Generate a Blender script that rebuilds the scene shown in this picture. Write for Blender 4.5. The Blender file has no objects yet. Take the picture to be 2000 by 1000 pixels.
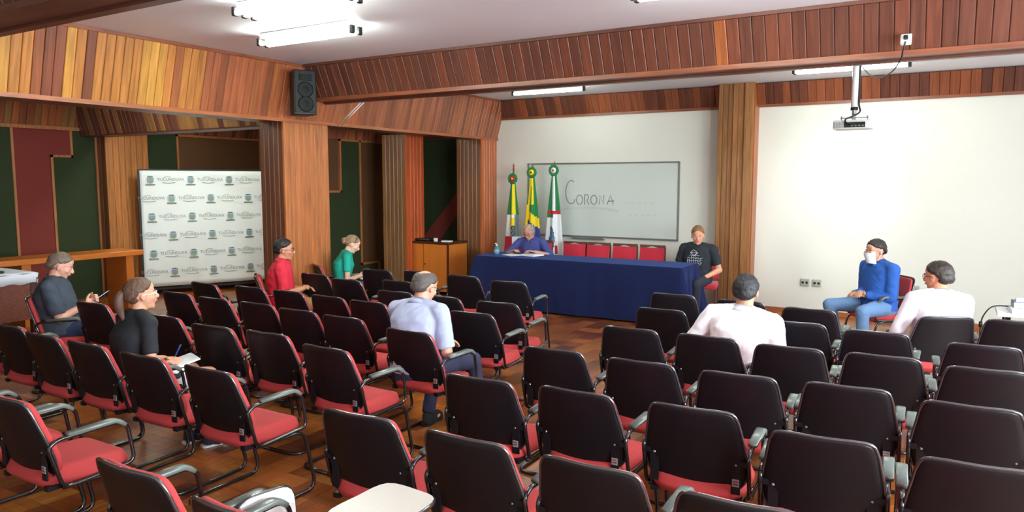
import bpy, bmesh, math, random
from mathutils import Vector, Matrix, noise
from math import sin, cos, pi, radians as R
random.seed(7)
S = bpy.context.scene
COL = S.collection
V = Vector

# ------------------------------------------------------------------ camera
cd = bpy.data.cameras.new('camera'); cam = bpy.data.objects.new('camera', cd); COL.objects.link(cam)
cam.location = (0, 0, 1.85)
cam.rotation_euler = (R(90 - 5.758), 0, R(31.046))
cd.sensor_width = 36; cd.lens = 36 * 1438 / 2000; cd.clip_start = .05
S.camera = cam
# ------------------------------------------------------------------ world, exposure
w = bpy.data.worlds.new('world'); S.world = w; w.use_nodes = True
w.node_tree.nodes['Background'].inputs[0].default_value = (.75, .87, 1, 1)
w.node_tree.nodes['Background'].inputs[1].default_value = 1.0
S.view_settings.view_transform = 'Standard'; S.view_settings.look = 'None'
S.view_settings.exposure = 0.95; S.view_settings.gamma = 1
S.view_settings.use_curve_mapping = False
# daylight through the three windows of the right-hand wall and the rear window
WIN_X = 3.4
WINDOWS = [(.2, 2.6), (3.2, 5.6), (6.2, 8.4)]
def area(name, loc, rot, sx, sy, power, col):
    l = bpy.data.lights.new(name, 'AREA'); l.shape = 'RECTANGLE'; l.size = sx; l.size_y = sy
    l.energy = power; l.color = col
    o = bpy.data.objects.new(name, l); COL.objects.link(o); o.location = loc; o.rotation_euler = rot
    return o
for i, (a, b) in enumerate(WINDOWS):
    area('window_daylight', (WIN_X + .14, (a + b) / 2, 1.9), (0, R(90), 0), 1.5, b - a, (250, 180, 60)[i], (.84, .95, 1))
area('window_daylight', (.9, -1.64, 1.9), (R(90), 0, 0), 2.4, 1.3, 60, (.86, .94, 1))
TUBE_EMIT = 32.0

# ------------------------------------------------------------------ helpers
def tag(o, label=None, cat=None, group=None, kind=None):
    if label: o['label'] = label
    if cat: o['category'] = cat
    if group: o['group'] = group
    if kind: o['kind'] = kind
    return o
def empty(name, loc=(0, 0, 0), rz=0, label=None, cat=None, group=None, kind=None):
    o = bpy.data.objects.new(name, None); COL.objects.link(o); o.empty_display_size = .1
    o.location = loc; o.rotation_euler = (0, 0, rz)
    return tag(o, label, cat, group, kind)
def link(name, me, mats=None, parent=None):
    if mats is not None and not me.materials:
        for m in (mats if isinstance(mats, (list, tuple)) else [mats]): me.materials.append(m)
    o = bpy.data.objects.new(name, me); COL.objects.link(o)
    if parent: o.parent = parent
    return o
def obj(name, bm, mats, parent=None, smooth=False):
    me = bpy.data.meshes.new(name); bm.normal_update(); bm.to_mesh(me); bm.free()
    if smooth:
        for p in me.polygons: p.use_smooth = True
    return link(name, me, mats, parent)
def BM(): return bmesh.new()
def box(bm, c, s, M=None, mi=0):
    x, y, z = s[0] / 2, s[1] / 2, s[2] / 2
    vs = []
    for dx, dy, dz in ((-x, -y, -z), (x, -y, -z), (x, y, -z), (-x, y, -z), (-x, -y, z), (x, -y, z), (x, y, z), (-x, y, z)):
        p = V((c[0] + dx, c[1] + dy, c[2] + dz))
        if M is not None: p = M @ p
        vs.append(bm.verts.new(p))
    for f in ((0, 3, 2, 1), (4, 5, 6, 7), (0, 1, 5, 4), (1, 2, 6, 5), (2, 3, 7, 6), (3, 0, 4, 7)):
        bm.faces.new([vs[i] for i in f]).material_index = mi
def bx(bm, x0, x1, y0, y1, z0, z1, mi=0):
    box(bm, ((x0 + x1) / 2, (y0 + y1) / 2, (z0 + z1) / 2), (x1 - x0, y1 - y0, z1 - z0), None, mi)
def hexa(bm, p, mi=0):
    """p: 8 points, bottom ring then top ring"""
    vs = [bm.verts.new(q) for q in p]
    for f in ((0, 3, 2, 1), (4, 5, 6, 7), (0, 1, 5, 4), (1, 2, 6, 5), (2, 3, 7, 6), (3, 0, 4, 7)):
        bm.faces.new([vs[i] for i in f]).material_index = mi
def bevel(bm, w, seg=2):
    bmesh.ops.bevel(bm, geom=bm.edges[:], offset=w, segments=seg, affect='EDGES', profile=.6)
def fillet(pts, rad, seg=4, closed=False):
    pts = [V(p) for p in pts]; out = []; n = len(pts)
    for i in range(n):
        if not closed and i in (0, n - 1): out.append(pts[i]); continue
        a, b, c = pts[i - 1], pts[i], pts[(i + 1) % n]
        r = min(rad, (a - b).length * .48, (c - b).length * .48)
        p0 = b + (a - b).normalized() * r; p1 = b + (c - b).normalized() * r
        for k in range(seg + 1):
            t = k / seg; out.append((1 - t) ** 2 * p0 + 2 * t * (1 - t) * b + t * t * p1)
    return out
def tube(bm, pts, rad, n=8, closed=False, cap=True, mi=0, flat=1.0, up=None, sq=0):
    pts = [V(p) for p in pts]; m = len(pts)
    rr = rad if isinstance(rad, (list, tuple)) else [rad] * m
    rings = []; prev = None
    for i in range(m):
        if closed: d = pts[(i + 1) % m] - pts[i - 1]
        else: d = pts[min(i + 1, m - 1)] - pts[max(i - 1, 0)]
        if d.length < 1e-9: d = V((0, 0, 1))
        d.normalize()
        if prev is None:
            a = V(up) if up else (V((0, 0, 1)) if abs(d.z) < .9 else V((1, 0, 0)))
            u = (a - d * a.dot(d)).normalized()
        else: u = (prev - d * prev.dot(d)).normalized()
        prev = u; v = d.cross(u)
        sqf = lambda a: math.copysign(abs(a) ** .45, a) if sq else a
        rings.append([bm.verts.new(pts[i] + (u * sqf(cos(2 * pi * k / n)) * flat + v * sqf(sin(2 * pi * k / n))) * rr[i]) for k in range(n)])
    for i in range(m if closed else m - 1):
        a, b = rings[i], rings[(i + 1) % m]
        for k in range(n):
            bm.faces.new((a[k], a[(k + 1) % n], b[(k + 1) % n], b[k])).material_index = mi
    if cap and not closed:
        bm.faces.new(rings[0][::-1]).material_index = mi; bm.faces.new(rings[-1]).material_index = mi
def lathe(bm, prof, n=20, c=(0, 0, 0), M=None, mi=0):
    rings = []
    for r, z in prof:
        ring = []
        for k in range(n):
            p = V((c[0] + max(r, 1e-4) * cos(2 * pi * k / n), c[1] + max(r, 1e-4) * sin(2 * pi * k / n), c[2] + z))
            ring.append(bm.verts.new(M @ p if M is not None else p))
        rings.append(ring)
    for a, b in zip(rings, rings[1:]):
        for k in range(n): bm.faces.new((a[k], a[(k + 1) % n], b[(k + 1) % n], b[k])).material_index = mi
    bm.faces.new(rings[0][::-1]).material_index = mi; bm.faces.new(rings[-1]).material_index = mi
def ell(bm, c, r, M=None, u=16, v=10, mi=0):
    rows = []
    for j in range(v + 1):
        th = pi * j / v; row = []
        for i in range(u):
            p = V((c[0] + r[0] * sin(th) * cos(2 * pi * i / u), c[1] + r[1] * sin(th) * sin(2 * pi * i / u), c[2] + r[2] * cos(th)))
            if M is not None: p = M @ p
            row.append(p)
            if j in (0, v): break
        rows.append([bm.verts.new(p) for p in row])
    for j in range(v):
        a, b = rows[j], rows[j + 1]
        for i in range(u):
            k = (i + 1) % u
            if j == 0: f = (a[0], b[i], b[k])
            elif j == v - 1: f = (a[i], b[0], a[k])
            else: f = (a[i], b[i], b[k], a[k])
            bm.faces.new(f).material_index = mi
def prism(bm, poly, f, mi=0):
    """poly in 2D; f(u,v,side) -> point; side 0/1"""
    a = [bm.verts.new(f(u, v, 0)) for u, v in poly]; b = [bm.verts.new(f(u, v, 1)) for u, v in poly]
    n = len(poly)
    bm.faces.new(a[::-1]).material_index = mi; bm.faces.new(b).material_index = mi
    for i in range(n): bm.faces.new((a[i], a[(i + 1) % n], b[(i + 1) % n], b[i])).material_index = mi

# ------------------------------------------------------------------ materials
def srgb(r, g, b):
    f = lambda c: (c / 255 / 12.92) if c / 255 <= .04045 else ((c / 255 + .055) / 1.055) ** 2.4
    return (f(r), f(g), f(b), 1)
def mat(name, col, rough=.6, metal=0, tint=None, nscale=0, namt=.15, bump=0, coat=0, emit=0, spec=.5, sheen=0, trans=0, bscale=None, stretch=(1, 1, 1)):
    m = bpy.data.materials.new(name); m.use_nodes = True; nt = m.node_tree; b = nt.nodes['Principled BSDF']
    b.inputs['Base Color'].default_value = col; b.inputs['Roughness'].default_value = rough
    b.inputs['Metallic'].default_value = metal; b.inputs['Coat Weight'].default_value = coat
    b.inputs['Specular IOR Level'].default_value = spec; b.inputs['Sheen Weight'].default_value = sheen
    b.inputs['Transmission Weight'].default_value = trans
    if tint: b.inputs['Sheen Tint'].default_value = tint
    if emit:
        b.inputs['Emission Color'].default_value = col; b.inputs['Emission Strength'].default_value = emit
    if nscale or bump:
        tc = nt.nodes.new('ShaderNodeTexCoord'); mp = nt.nodes.new('ShaderNodeMapping'); mp.inputs['Scale'].default_value = stretch
        nt.links.new(tc.outputs['Object'], mp.inputs[0])
        nz = nt.nodes.new('ShaderNodeTexNoise'); nz.inputs['Scale'].default_value = nscale or bscale; nz.inputs['Detail'].default_value = 6
        nt.links.new(mp.outputs[0], nz.inputs['Vector'])
        if nscale:
            cr = nt.nodes.new('ShaderNodeMix'); cr.data_type = 'RGBA'
            cr.inputs[6].default_value = tuple(c * (1 - namt) for c in col[:3]) + (1,)
            cr.inputs[7].default_value = tuple(min(1, c * (1 + namt)) for c in col[:3]) + (1,)
            nt.links.new(nz.outputs['Fac'], cr.inputs[0]); nt.links.new(cr.outputs[2], b.inputs['Base Color'])
        if bump:
            n2 = nt.nodes.new('ShaderNodeTexNoise'); n2.inputs['Scale'].default_value = bscale or nscale; n2.inputs['Detail'].default_value = 4
            nt.links.new(mp.outputs[0], n2.inputs['Vector'])
            bp = nt.nodes.new('ShaderNodeBump'); bp.inputs['Strength'].default_value = bump; bp.inputs['Distance'].default_value = .01
            nt.links.new(n2.outputs['Fac'], bp.inputs['Height']); nt.links.new(bp.outputs[0], b.inputs['Normal'])
    return m
def wood(name, rough=.38, coat=.15, axis=2, source='object', grain=.35, bump=.08):
    """tone comes from the object's own colour (or the tone attribute), grain from noise stretched along an axis"""
    m = bpy.data.materials.new(name); m.use_nodes = True; nt = m.node_tree; b = nt.nodes['Principled BSDF']; L = nt.links
    tc = nt.nodes.new('ShaderNodeTexCoord'); oi = nt.nodes.new('ShaderNodeObjectInfo')
    ad = nt.nodes.new('ShaderNodeVectorMath'); ad.operation = 'MULTIPLY_ADD'
    ad.inputs[1].default_value = (37.7, 19.1, 53.3); L.new(oi.outputs['Random'], ad.inputs[0]); L.new(tc.outputs['Object'], ad.inputs[2])
    mp = nt.nodes.new('ShaderNodeMapping'); sc = [22, 22, 22]; sc[axis] = 1.3; mp.inputs['Scale'].default_value = sc
    L.new(ad.outputs[0], mp.inputs[0])
    nz = nt.nodes.new('ShaderNodeTexNoise'); nz.inputs['Scale'].default_value = 1.6; nz.inputs['Detail'].default_value = 7; nz.inputs['Distortion'].default_value = .6
    L.new(mp.outputs[0], nz.inputs['Vector'])
    rp = nt.nodes.new('ShaderNodeMapRange'); rp.inputs[1].default_value = .3; rp.inputs[2].default_value = .7
    rp.inputs[3].default_value = 1 - grain; rp.inputs[4].default_value = 1 + grain * .6
    L.new(nz.outputs['Fac'], rp.inputs[0])
    mu = nt.nodes.new('ShaderNodeVectorMath'); mu.operation = 'SCALE'
    if source == 'object': L.new(oi.outputs['Color'], mu.inputs[0])
    else:
        at = nt.nodes.new('ShaderNodeAttribute'); at.attribute_name = 'tone'; L.new(at.outputs['Color'], mu.inputs[0])
    L.new(rp.outputs[0], mu.inputs['Scale']); L.new(mu.outputs[0], b.inputs['Base Color'])
    bp = nt.nodes.new('ShaderNodeBump'); bp.inputs['Strength'].default_value = bump; bp.inputs['Distance'].default_value = .004
    L.new(nz.outputs['Fac'], bp.inputs['Height']); L.new(bp.outputs[0], b.inputs['Normal'])
    b.inputs['Roughness'].default_value = rough; b.inputs['Coat Weight'].default_value = coat; b.inputs['Coat Roughness'].default_value = .2
    return m
M = {}
M['board'] = wood('varnished_board', .42, .12)
M['boardx'] = wood('varnished_trim', .42, .12, axis=1)
M['boardX'] = wood('varnished_rail', .42, .12, axis=0)
M['parquet'] = wood('parquet_block', .32, .18, axis=1, grain=.3, bump=.03)
M['parquet_far'] = wood('parquet_field', .32, .18, axis=1, source='attr', grain=.3, bump=.03)
M['grout'] = mat('parquet_joint', srgb(40, 20, 10), .5)
M['wall'] = mat('white_wall_paint', srgb(222, 222, 212), .62, nscale=1.2, namt=.03, bump=.04, bscale=40)
M['ceiling'] = mat('ceiling_paint', srgb(232, 236, 244), .55, nscale=.7, namt=.08, bump=.05, bscale=2)
M['green'] = mat('dark_green_panel_cloth', srgb(38, 50, 18), .85, nscale=120, namt=.25)
M['redpanel'] = mat('dark_red_panel_cloth', srgb(118, 42, 34), .85, nscale=120, namt=.2)
M['brownpanel'] = mat('brown_cork_panel', srgb(92, 58, 28), .8, nscale=90, namt=.3)
M['black'] = mat('black_plastic_shell', srgb(19, 18, 23), .42, nscale=3, namt=.15, bump=.03, bscale=400, spec=.3)
M['trimblack'] = mat('glossy_black_edge', srgb(48, 45, 50), .2, spec=.9, coat=.8)  # black lifted to grey, part of its highlight put into the colour
M['tubeblack'] = mat('black_enamelled_tube', srgb(18, 19, 22), .2, spec=.7, coat=.3)
M['pad'] = mat('wall_sheen_armrest_rubber', srgb(98, 106, 100), .3, bump=.03, bscale=200)  # grey lightened so the white wall's reflection sits in the colour
M['redseat'] = mat('red_upholstery', srgb(178, 60, 60), .85, sheen=.03, spec=.3, nscale=260, namt=.12, bump=.06, bscale=500)
M['redback'] = mat('crimson_chair_cloth', srgb(190, 26, 52), .8, sheen=.2, nscale=200, namt=.1)
M['sticker'] = mat('pale_label', srgb(150, 142, 142), .5)
M['stickerink'] = mat('label_ink', srgb(110, 60, 60), .5)
M['navy'] = mat('navy_table_cloth', srgb(28, 35, 72), .9, spec=.1, sheen=.35, tint=(.12, .2, .55, 1), nscale=2.5, namt=.12, bump=.15, bscale=6)
M['white'] = mat('white_plastic', srgb(235, 235, 232), .35)
M['laminate'] = mat('cream_writing_tablet', srgb(205, 196, 186), .35)
M['paper'] = mat('paper', srgb(235, 236, 238), .7)
M['lightmetal'] = mat('white_enamel_metal', srgb(215, 218, 215), .4)
M['dark'] = mat('dark_plastic', srgb(18, 20, 22), .5)
M['grille'] = mat('black_speaker_cloth', srgb(14, 18, 18), .7, nscale=150, namt=.3)
M['cone'] = mat('speaker_cone', srgb(16, 20, 19), .6, spec=.2)
M['tubelit'] = mat('lit_fluorescent_tube', (.93, 1.0, .9, 1), .5, emit=TUBE_EMIT)
M['board_surface'] = mat('whiteboard_surface', srgb(204, 212, 206), .22, nscale=1.4, namt=.05)
M['alu'] = mat('aluminium', srgb(150, 152, 150), .35, metal=.7)
M['marker'] = mat('dark_marker_ink', srgb(112, 116, 128), .6)
M['smudge'] = mat('wiped_marker', srgb(190, 199, 192), .6)
M['bluesign'] = mat('blue_green_gel', srgb(60, 160, 175), .1, trans=.4)
M['cabinet'] = mat('honey_veneer', srgb(196, 112, 38), .4, nscale=3, namt=.2, stretch=(8, 8, .6))
M['cabtop'] = mat('dark_veneer', srgb(70, 34, 20), .35)
M['bench'] = mat('bench_veneer', srgb(186, 104, 36), .35, nscale=3, namt=.2, stretch=(1, 6, 6))
M['whitecloth'] = mat('white_cloth', srgb(222, 226, 235), .8, bump=.1, bscale=8)
M['banner'] = mat('white_banner_vinyl', srgb(244, 250, 248), .55, bump=.12, bscale=2.2)
M['ink'] = mat('grey_print', srgb(140, 150, 148), .6)
M['inkblue'] = mat('blue_print', srgb(130, 160, 190), .6)
M['inkgreen'] = mat('green_print', srgb(140, 160, 110), .6)
M['inkdark'] = mat('dark_print', srgb(95, 110, 110), .6)
M['pole'] = mat('flag_pole_wood', srgb(130, 60, 30), .4)
M['fgreen'] = mat('flag_green', srgb(20, 120, 60), .75, sheen=.2)
M['fyellow'] = mat('flag_yellow', srgb(240, 212, 20), .75)
M['fred'] = mat('flag_red', srgb(190, 30, 50), .75)
M['fblue'] = mat('flag_blue', srgb(48, 56, 130), .75)
M['fwhite'] = mat('flag_white', srgb(228, 230, 235), .75)
M['fgrey'] = mat('flag_crest_grey', srgb(110, 120, 120), .75)
M['flblue'] = mat('flag_crest_blue', srgb(60, 140, 205), .75)
M['fdark'] = mat('flag_crest_dark', srgb(40, 46, 40), .75)
M['lens'] = mat('spectacle_frame', srgb(30, 22, 22), .3)
M['eyewhite'] = mat('eye_white', srgb(220, 215, 210), .3)
M['iris'] = mat('eye_iris', srgb(40, 28, 20), .2)
M['lip'] = mat('lips', srgb(165, 95, 88), .5)
M['darkglass'] = mat('phone_glass', srgb(20, 22, 28), .1)
M['bluebook'] = mat('blue_book_cover', srgb(40, 80, 130), .5)
M['greybook'] = mat('grey_blue_book_cover', srgb(120, 130, 150), .5)
def tone(o, c): o.color = c; return o
def jit(c, a=.18):
    k = 1 + random.uniform(-a, a); h = random.uniform(-.05, .05)
    return (c[0] * k * (1 + h), c[1] * k, c[2] * k * (1 - h), 1)
T_LIGHT = srgb(190, 122, 56); T_GOLD = srgb(210, 150, 66); T_RED = srgb(138, 76, 48); T_MID = srgb(164, 94, 52); T_DARK = srgb(100, 57, 43)
T_OLIVE = srgb(140, 98, 58)
# ------------------------------------------------------------------ boards
_bc = {}
def board_mesh(w, h, t, m):
    k = (round(w, 4), round(h, 3), t, m)
    if k not in _bc:
        bm = BM(); g = .0035
        # front face proud, chamfered long edges
        hw = w / 2 - g / 2
        prof = [(-hw, 0), (-hw, t * .6), (-hw + .005, t), (hw - .005, t), (hw, t * .6), (hw, 0)]
        a = [bm.verts.new((x, -y, 0)) for x, y in prof]; b = [bm.verts.new((x, -y, h)) for x, y in prof]
        for i in range(5): bm.faces.new((a[i], b[i], b[i + 1], a[i + 1]))
        bm.faces.new(a); bm.faces.new(b[::-1])
        bmesh.ops.recalc_face_normals(bm, faces=bm.faces[:])
        me = bpy.data.meshes.new('board'); bm.to_mesh(me); bm.free(); me.materials.append(m)
        _bc[k] = me
    return _bc[k]
def boards(parent, A, B, up, w, palette, t=.014, m=None, name='board', wob=.0):
    """boards from A to B along the bottom line; `up` is the vector of one board's length; face normal = (B-A) x up reversed"""
    A, B, up = V(A), V(B), V(up); d = B - A; n = max(1, round(d.length / w)); ww = d.length / n
    ux = d.normalized(); uz = up.normalized(); uy = uz.cross(ux)  # board front is -y of its frame
    me = board_mesh(ww, up.length, t, m or M['board'])
    for i in range(n):
        o = bpy.data.objects.new(name, me); COL.objects.link(o); o.parent = parent
        p = A + d * ((i + .5) / n) - uy * random.uniform(0, .002)
        mt = Matrix((ux, uy, uz)).transposed().to_4x4(); mt.translation = p
        o.matrix_local = mt
        o.color = palette(i / n)
def pal(*cs, wts=None, a=.12):
    return lambda u: jit(random.choices(cs, wts)[0], a)
def backing(parent, A, B, up, depth, m, name):
    pass

CEIL = 3.22; YW = 10.87; XL = -6.85; XA = -11.8; XR = WIN_X; YB = -1.5
# ------------------------------------------------------------------ floor
def floor():
    bm = BM(); bx(bm, XA - .1, XR + .1, YB - .1, YW + .1, -.12, -.012)
    fl = obj('floor', bm, M['grout']); tag(fl, kind='structure', label='glossy brown parquet floor of short wooden blocks')
    base = [srgb(158, 90, 36), srgb(138, 74, 30), srgb(174, 104, 44), srgb(114, 58, 26), srgb(148, 82, 34)]
    bw, bl = .07, .21
    bmb = BM(); bx(bmb, -bw / 2 + .0008, bw / 2 - .0008, -bl / 2 + .0008, bl / 2 - .0008, -.012, 0)
    bme = bpy.data.meshes.new('parquet_block'); bmb.to_mesh(bme); bmb.free(); bme.materials.append(M['parquet'])
    cells = []
    nx0, nx1 = int(XA / bl) - 1, int(XR / bl) + 1; ny0, ny1 = int(YB / bl) - 1, int(YW / bl) + 1
    f = V((-sin(R(31.046)), cos(R(31.046)))); r = V((f.y, -f.x))
    for ix in range(nx0, nx1):
        for iy in range(ny0, ny1):
            cx, cy = (ix + .5) * bl, (iy + .5) * bl
            if not (XA < cx < XR and YB < cy < YW): continue
            c2 = V((cx, cy)); dp = c2.dot(f); lt = c2.dot(r)
            vis = dp > 1.9 and abs(lt) < dp * .72 + .3
            pt = jit(random.choice(base), .12)
            for k in range(3):
                rot = (ix + iy) % 2
                off = (k - 1) * bw
                px, py = (cx + off, cy) if not rot else (cx, cy + off)
                # the nearest open floor first: left aisle, centre aisle
                open_ = (-4.4 < px < -2.2 and 2.0 < py < 3.6)
                col = tuple(pt[j] * random.uniform(.86, 1.14) if j < 3 else 1 for j in range(4))
                cells.append((0 if (vis and open_) else 1, dp if vis else 99, px, py, rot, col))
    cells.sort(key=lambda c: (c[0], c[1]))
    for c in cells[:300]:
        o = bpy.data.objects.new('parquet_block', bme); COL.objects.link(o); o.parent = fl
        o.location = (c[2], c[3], random.uniform(-.0006, 0)); o.rotation_euler = (0, 0, pi / 2 if c[4] else 0); o.color = c[5]
    vs, fs, cs = [], [], []
    for c in cells[300:]:
        hx, hy = (bw / 2 - .0008, bl / 2 - .0008) if not c[4] else (bl / 2 - .0008, bw / 2 - .0008)
        i = len(vs); z = random.uniform(-.0006, 0)
        for zz in (z, -.012):
            vs += [(c[2] - hx, c[3] - hy, zz), (c[2] + hx, c[3] - hy, zz), (c[2] + hx, c[3] + hy, zz), (c[2] - hx, c[3] + hy, zz)]
        fs += [(i, i + 1, i + 2, i + 3), (i, i + 4, i + 5, i + 1), (i + 1, i + 5, i + 6, i + 2), (i + 2, i + 6, i + 7, i + 3), (i + 3, i + 7, i + 4, i)]
        cs += [c[5]] * 20
    me = bpy.data.meshes.new('parquet_field'); me.from_pydata(vs, [], fs)
    at = me.color_attributes.new('tone', 'FLOAT_COLOR', 'CORNER')
    at.data.foreach_set('color', [x for c in cs for x in c])
    o = link('parquet_field', me, M['parquet_far'], fl); tag(o, kind='stuff')
floor()
# ------------------------------------------------------------------ ceiling and walls
def slab(name, x0, x1, y0, y1, z0, z1, m, label):
    bm = BM(); bx(bm, x0, x1, y0, y1, z0, z1); o = obj(name, bm, m); return tag(o, label, kind='structure')
slab('ceiling', XA - .1, XR + .1, YB - .1, YW + .1, CEIL, CEIL + .1, M['ceiling'], 'pale grey-white painted ceiling')
WF = slab('wall_front', XL - .02, XR + .1, YW, YW + .15, 0, CEIL, M['wall'], 'plain white painted wall behind the navy table')
WD = slab('wall_alcove', XA - .1, XL - .02, YW, YW + .15, 0, CEIL, M['board'], 'wood-lined wall of the side alcove'); WD.color = T_DARK
WA = slab('wall_left', XA - .1, XA, YB - .1, YW, 0, CEIL, M['board'], 'far left wall with green, red and brown panels'); WA.color = T_DARK
slab('wall_rear', XA - .1, XR + .1, YB - .25, YB - .1, 0, CEIL, M['wall'], 'white wall behind the camera')
# right wall with window openings
bm = BM()
bx(bm, XR, XR + .15, YB - .1, YW + .1, 0, 1.1); bx(bm, XR, XR + .15, YB - .1, YW + .1, 2.7, CEIL)
ed = [YB - .1] + [q for ab in WINDOWS for q in ab] + [YW + .1]
for i in range(0, len(ed), 2): bx(bm, XR, XR + .15, ed[i], ed[i + 1], 1.1, 2.7)
WR = obj('wall_right', bm, M['wall']); tag(WR, 'white right-hand wall with windows', kind='structure')
# skirting on the front wall
bm = BM(); bx(bm, -2.45, XR, YW - .02, YW, 0, .07)
o = obj('baseboard_front', bm, M['boardX']); o.color = T_MID; tag(o, 'low varnished wood skirting on the white wall', kind='structure')

def molding(name, bmf, col, parent, m=None):
    bm = BM(); bmf(bm); o = obj(name, bm, m or M['boardx'], parent); o.color = col; return o
# left fascia beam (above the alcove opening): bottom z 2.59, slants into the room upwards
def left_fascia():
    t = empty('trim_1', kind='structure', label='lit slanting timber fascia running along the left side under the ceiling')
    xb, xt = XL, XL + .17
    def core(bm):
        hexa(bm, [(xb - .35, YB, 2.56), (xb - .02, YB, 2.56), (xb - .02, YW, 2.56), (xb - .35, YW, 2.56),
                  (xb - .35, YB, CEIL), (xt - .02, YB, CEIL), (xt - .02, YW, CEIL), (xb - .35, YW, CEIL)])
    molding('core', core, T_DARK, t)
    def p1(u):
        y = 1.0 + u * (YW - 1.0)
        if y < 5.0: return jit(random.choices((T_LIGHT, T_GOLD, T_RED, T_MID), (5, 2.4, 1.4, 2))[0], .14)
        return jit(random.choices((srgb(164, 92, 56), T_RED, T_MID), (6, 3, 1))[0], .1)
    # front faces +X: A->B along +Y
    boards(t, (xb, 1.0, 2.59), (xb, YW, 2.59), (xt - xb, 0, CEIL - .03 - 2.59), .087, p1)
    molding('rail', lambda bm: bx(bm, xb - .03, xb + .03, YB, YW, 2.555, 2.595), T_MID, t)
    molding('rail', lambda bm: bx(bm, xt - .03, xt + .03, YB, YW - .2, CEIL - .035, CEIL - .002), T_RED, t)
left_fascia()
def cornice_front():
    t = empty('trim_2', kind='structure', label='dark slanting timber cornice along the top of the white wall')
    yb, yt = YW, YW - .14
    for x0, x1 in ((XL + .1, -2.95), (-2.47, XR)):
        def core(bm):
            hexa(bm, [(x0, yb - .01, 2.91), (x1, yb - .01, 2.91), (x1, YW, 2.91), (x0, YW, 2.91),
                      (x0, yt + .02, CEIL), (x1, yt + .02, CEIL), (x1, YW, CEIL), (x0, YW, CEIL)])
        molding('core', core, T_DARK, t)
        boards(t, (x0, yb - .012, 2.93), (x1, yb - .012, 2.93), (0, yt - yb, CEIL - .01 - 2.93), .11, pal(T_DARK, T_RED, a=.15))
        molding('rail', lambda bm: bx(bm, x0, x1, yb - .035, yb, 2.895, 2.932), T_RED, t, M['boardX'])
cornice_front()
def main_beam():
    t = empty('trim_3', kind='structure', label='broad dark timber-clad beam crossing the ceiling')
    zb = 2.82
    def core(bm):
        hexa(bm, [(XL, 6.48, zb), (XR, 6.48, zb), (XR, 6.76, zb), (XL, 6.76, zb), (XL, 6.32, CEIL), (XR, 6.32, CEIL), (XR, 6.92, CEIL), (XL, 6.92, CEIL)])
    molding('core', core, T_DARK, t, M['boardX'])
    boards(t, (XL + .1, 6.48, zb + .02), (XR, 6.48, zb + .02), (0, -.16, CEIL - zb - .03), .105, pal(T_DARK, srgb(112, 62, 45), T_MID, wts=(6, 3, .3), a=.12))
    molding('rail', lambda bm: bx(bm, XL + .05, XR, 6.45, 6.50, zb - .015, zb + .025), T_RED, t, M['boardX'])
    molding('rail', lambda bm: bx(bm, XL + .05, XR, 6.72, 6.79, zb - .018, zb + .02), T_DARK, t, M['boardX'])
    molding('rail', lambda bm: bx(bm, XL + .1, XR, 6.28, 6.34, CEIL - .03, CEIL - .002), T_DARK, t, M['boardX'])
main_beam()
def near_beam():
    t = empty('trim_4', kind='structure', label='nearest dark timber ceiling beam crossing the top left corner')
    zb = 2.82
    molding('core', lambda bm: hexa(bm, [(XL, 2.2, zb), (XR, 2.2, zb), (XR, 2.5, zb), (XL, 2.5, zb), (XL, 2.04, CEIL), (XR, 2.04, CEIL), (XR, 2.66, CEIL), (XL, 2.66, CEIL)]), T_DARK, t, M['boardX'])
    boards(t, (XL + .1, 2.2, zb + .02), (XR, 2.2, zb + .02), (0, -.16, CEIL - zb - .03), .105, pal(T_DARK, a=.15))
    molding('rail', lambda bm: bx(bm, XL + .05, XR, 2.46, 2.53, zb - .018, zb + .02), T_DARK, t, M['boardX'])
    molding('rail', lambda bm: bx(bm, XL + .05, XR, 2.17, 2.23, zb - .018, zb + .02), T_DARK, t, M['boardX'])
near_beam()
def alcove_beam():
    t = empty('trim_5', kind='structure', label='shadowed timber beam crossing the left alcove above the banner')
    zb = 2.55
    molding('core', lambda bm: hexa(bm, [(XA, 6.5, zb), (XL - .35, 6.5, zb), (XL - .35, 6.8, zb), (XA, 6.8, zb), (XA, 6.34, CEIL), (XL - .35, 6.34, CEIL), (XL - .35, 6.9, CEIL), (XA, 6.9, CEIL)]), T_DARK, t, M['boardX'])
    boards(t, (XA, 6.5, zb + .02), (XL - .35, 6.5, zb + .02), (0, -.16, CEIL - zb - .03), .105, pal(T_DARK, T_OLIVE, a=.15))
alcove_beam()

# left big column between the two alcove bays
def column(name, label, x0, x1, y0, y1, z1, cx, cy, w=.07, colx=T_MID, coly=T_DARK):
    t = empty(name, kind='structure', label=label)
    molding('core', lambda bm: bx(bm, x0, x1, y0, y1, 0, z1), T_DARK, t, M['board'])
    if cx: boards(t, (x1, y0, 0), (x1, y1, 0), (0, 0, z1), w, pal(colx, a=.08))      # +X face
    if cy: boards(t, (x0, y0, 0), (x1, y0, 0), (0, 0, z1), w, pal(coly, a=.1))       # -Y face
    for (x, y) in ((x1 + .004, y0 - .004),):
        molding('corner_bead', lambda bm: bx(bm, x - .014, x + .014, y - .014, y + .014, 0, z1), jit(colx, .05), t, M['board'])
    return t
column('trim_6', 'tall board-clad column under the loudspeaker', XL - .42, XL - .014, 6.16, 6.87, 2.6, 1, 1, .082, srgb(178, 106, 58), srgb(104, 62, 38))  # lit front and shaded side are put into the two board colours
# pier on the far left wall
column('trim_7', 'pale timber pier between the red-green panels and the banner', XA, XA + .25, 6.75, 7.45, 2.66, 1, 1, .1, srgb(176, 112, 60), srgb(120, 70, 40))
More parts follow.
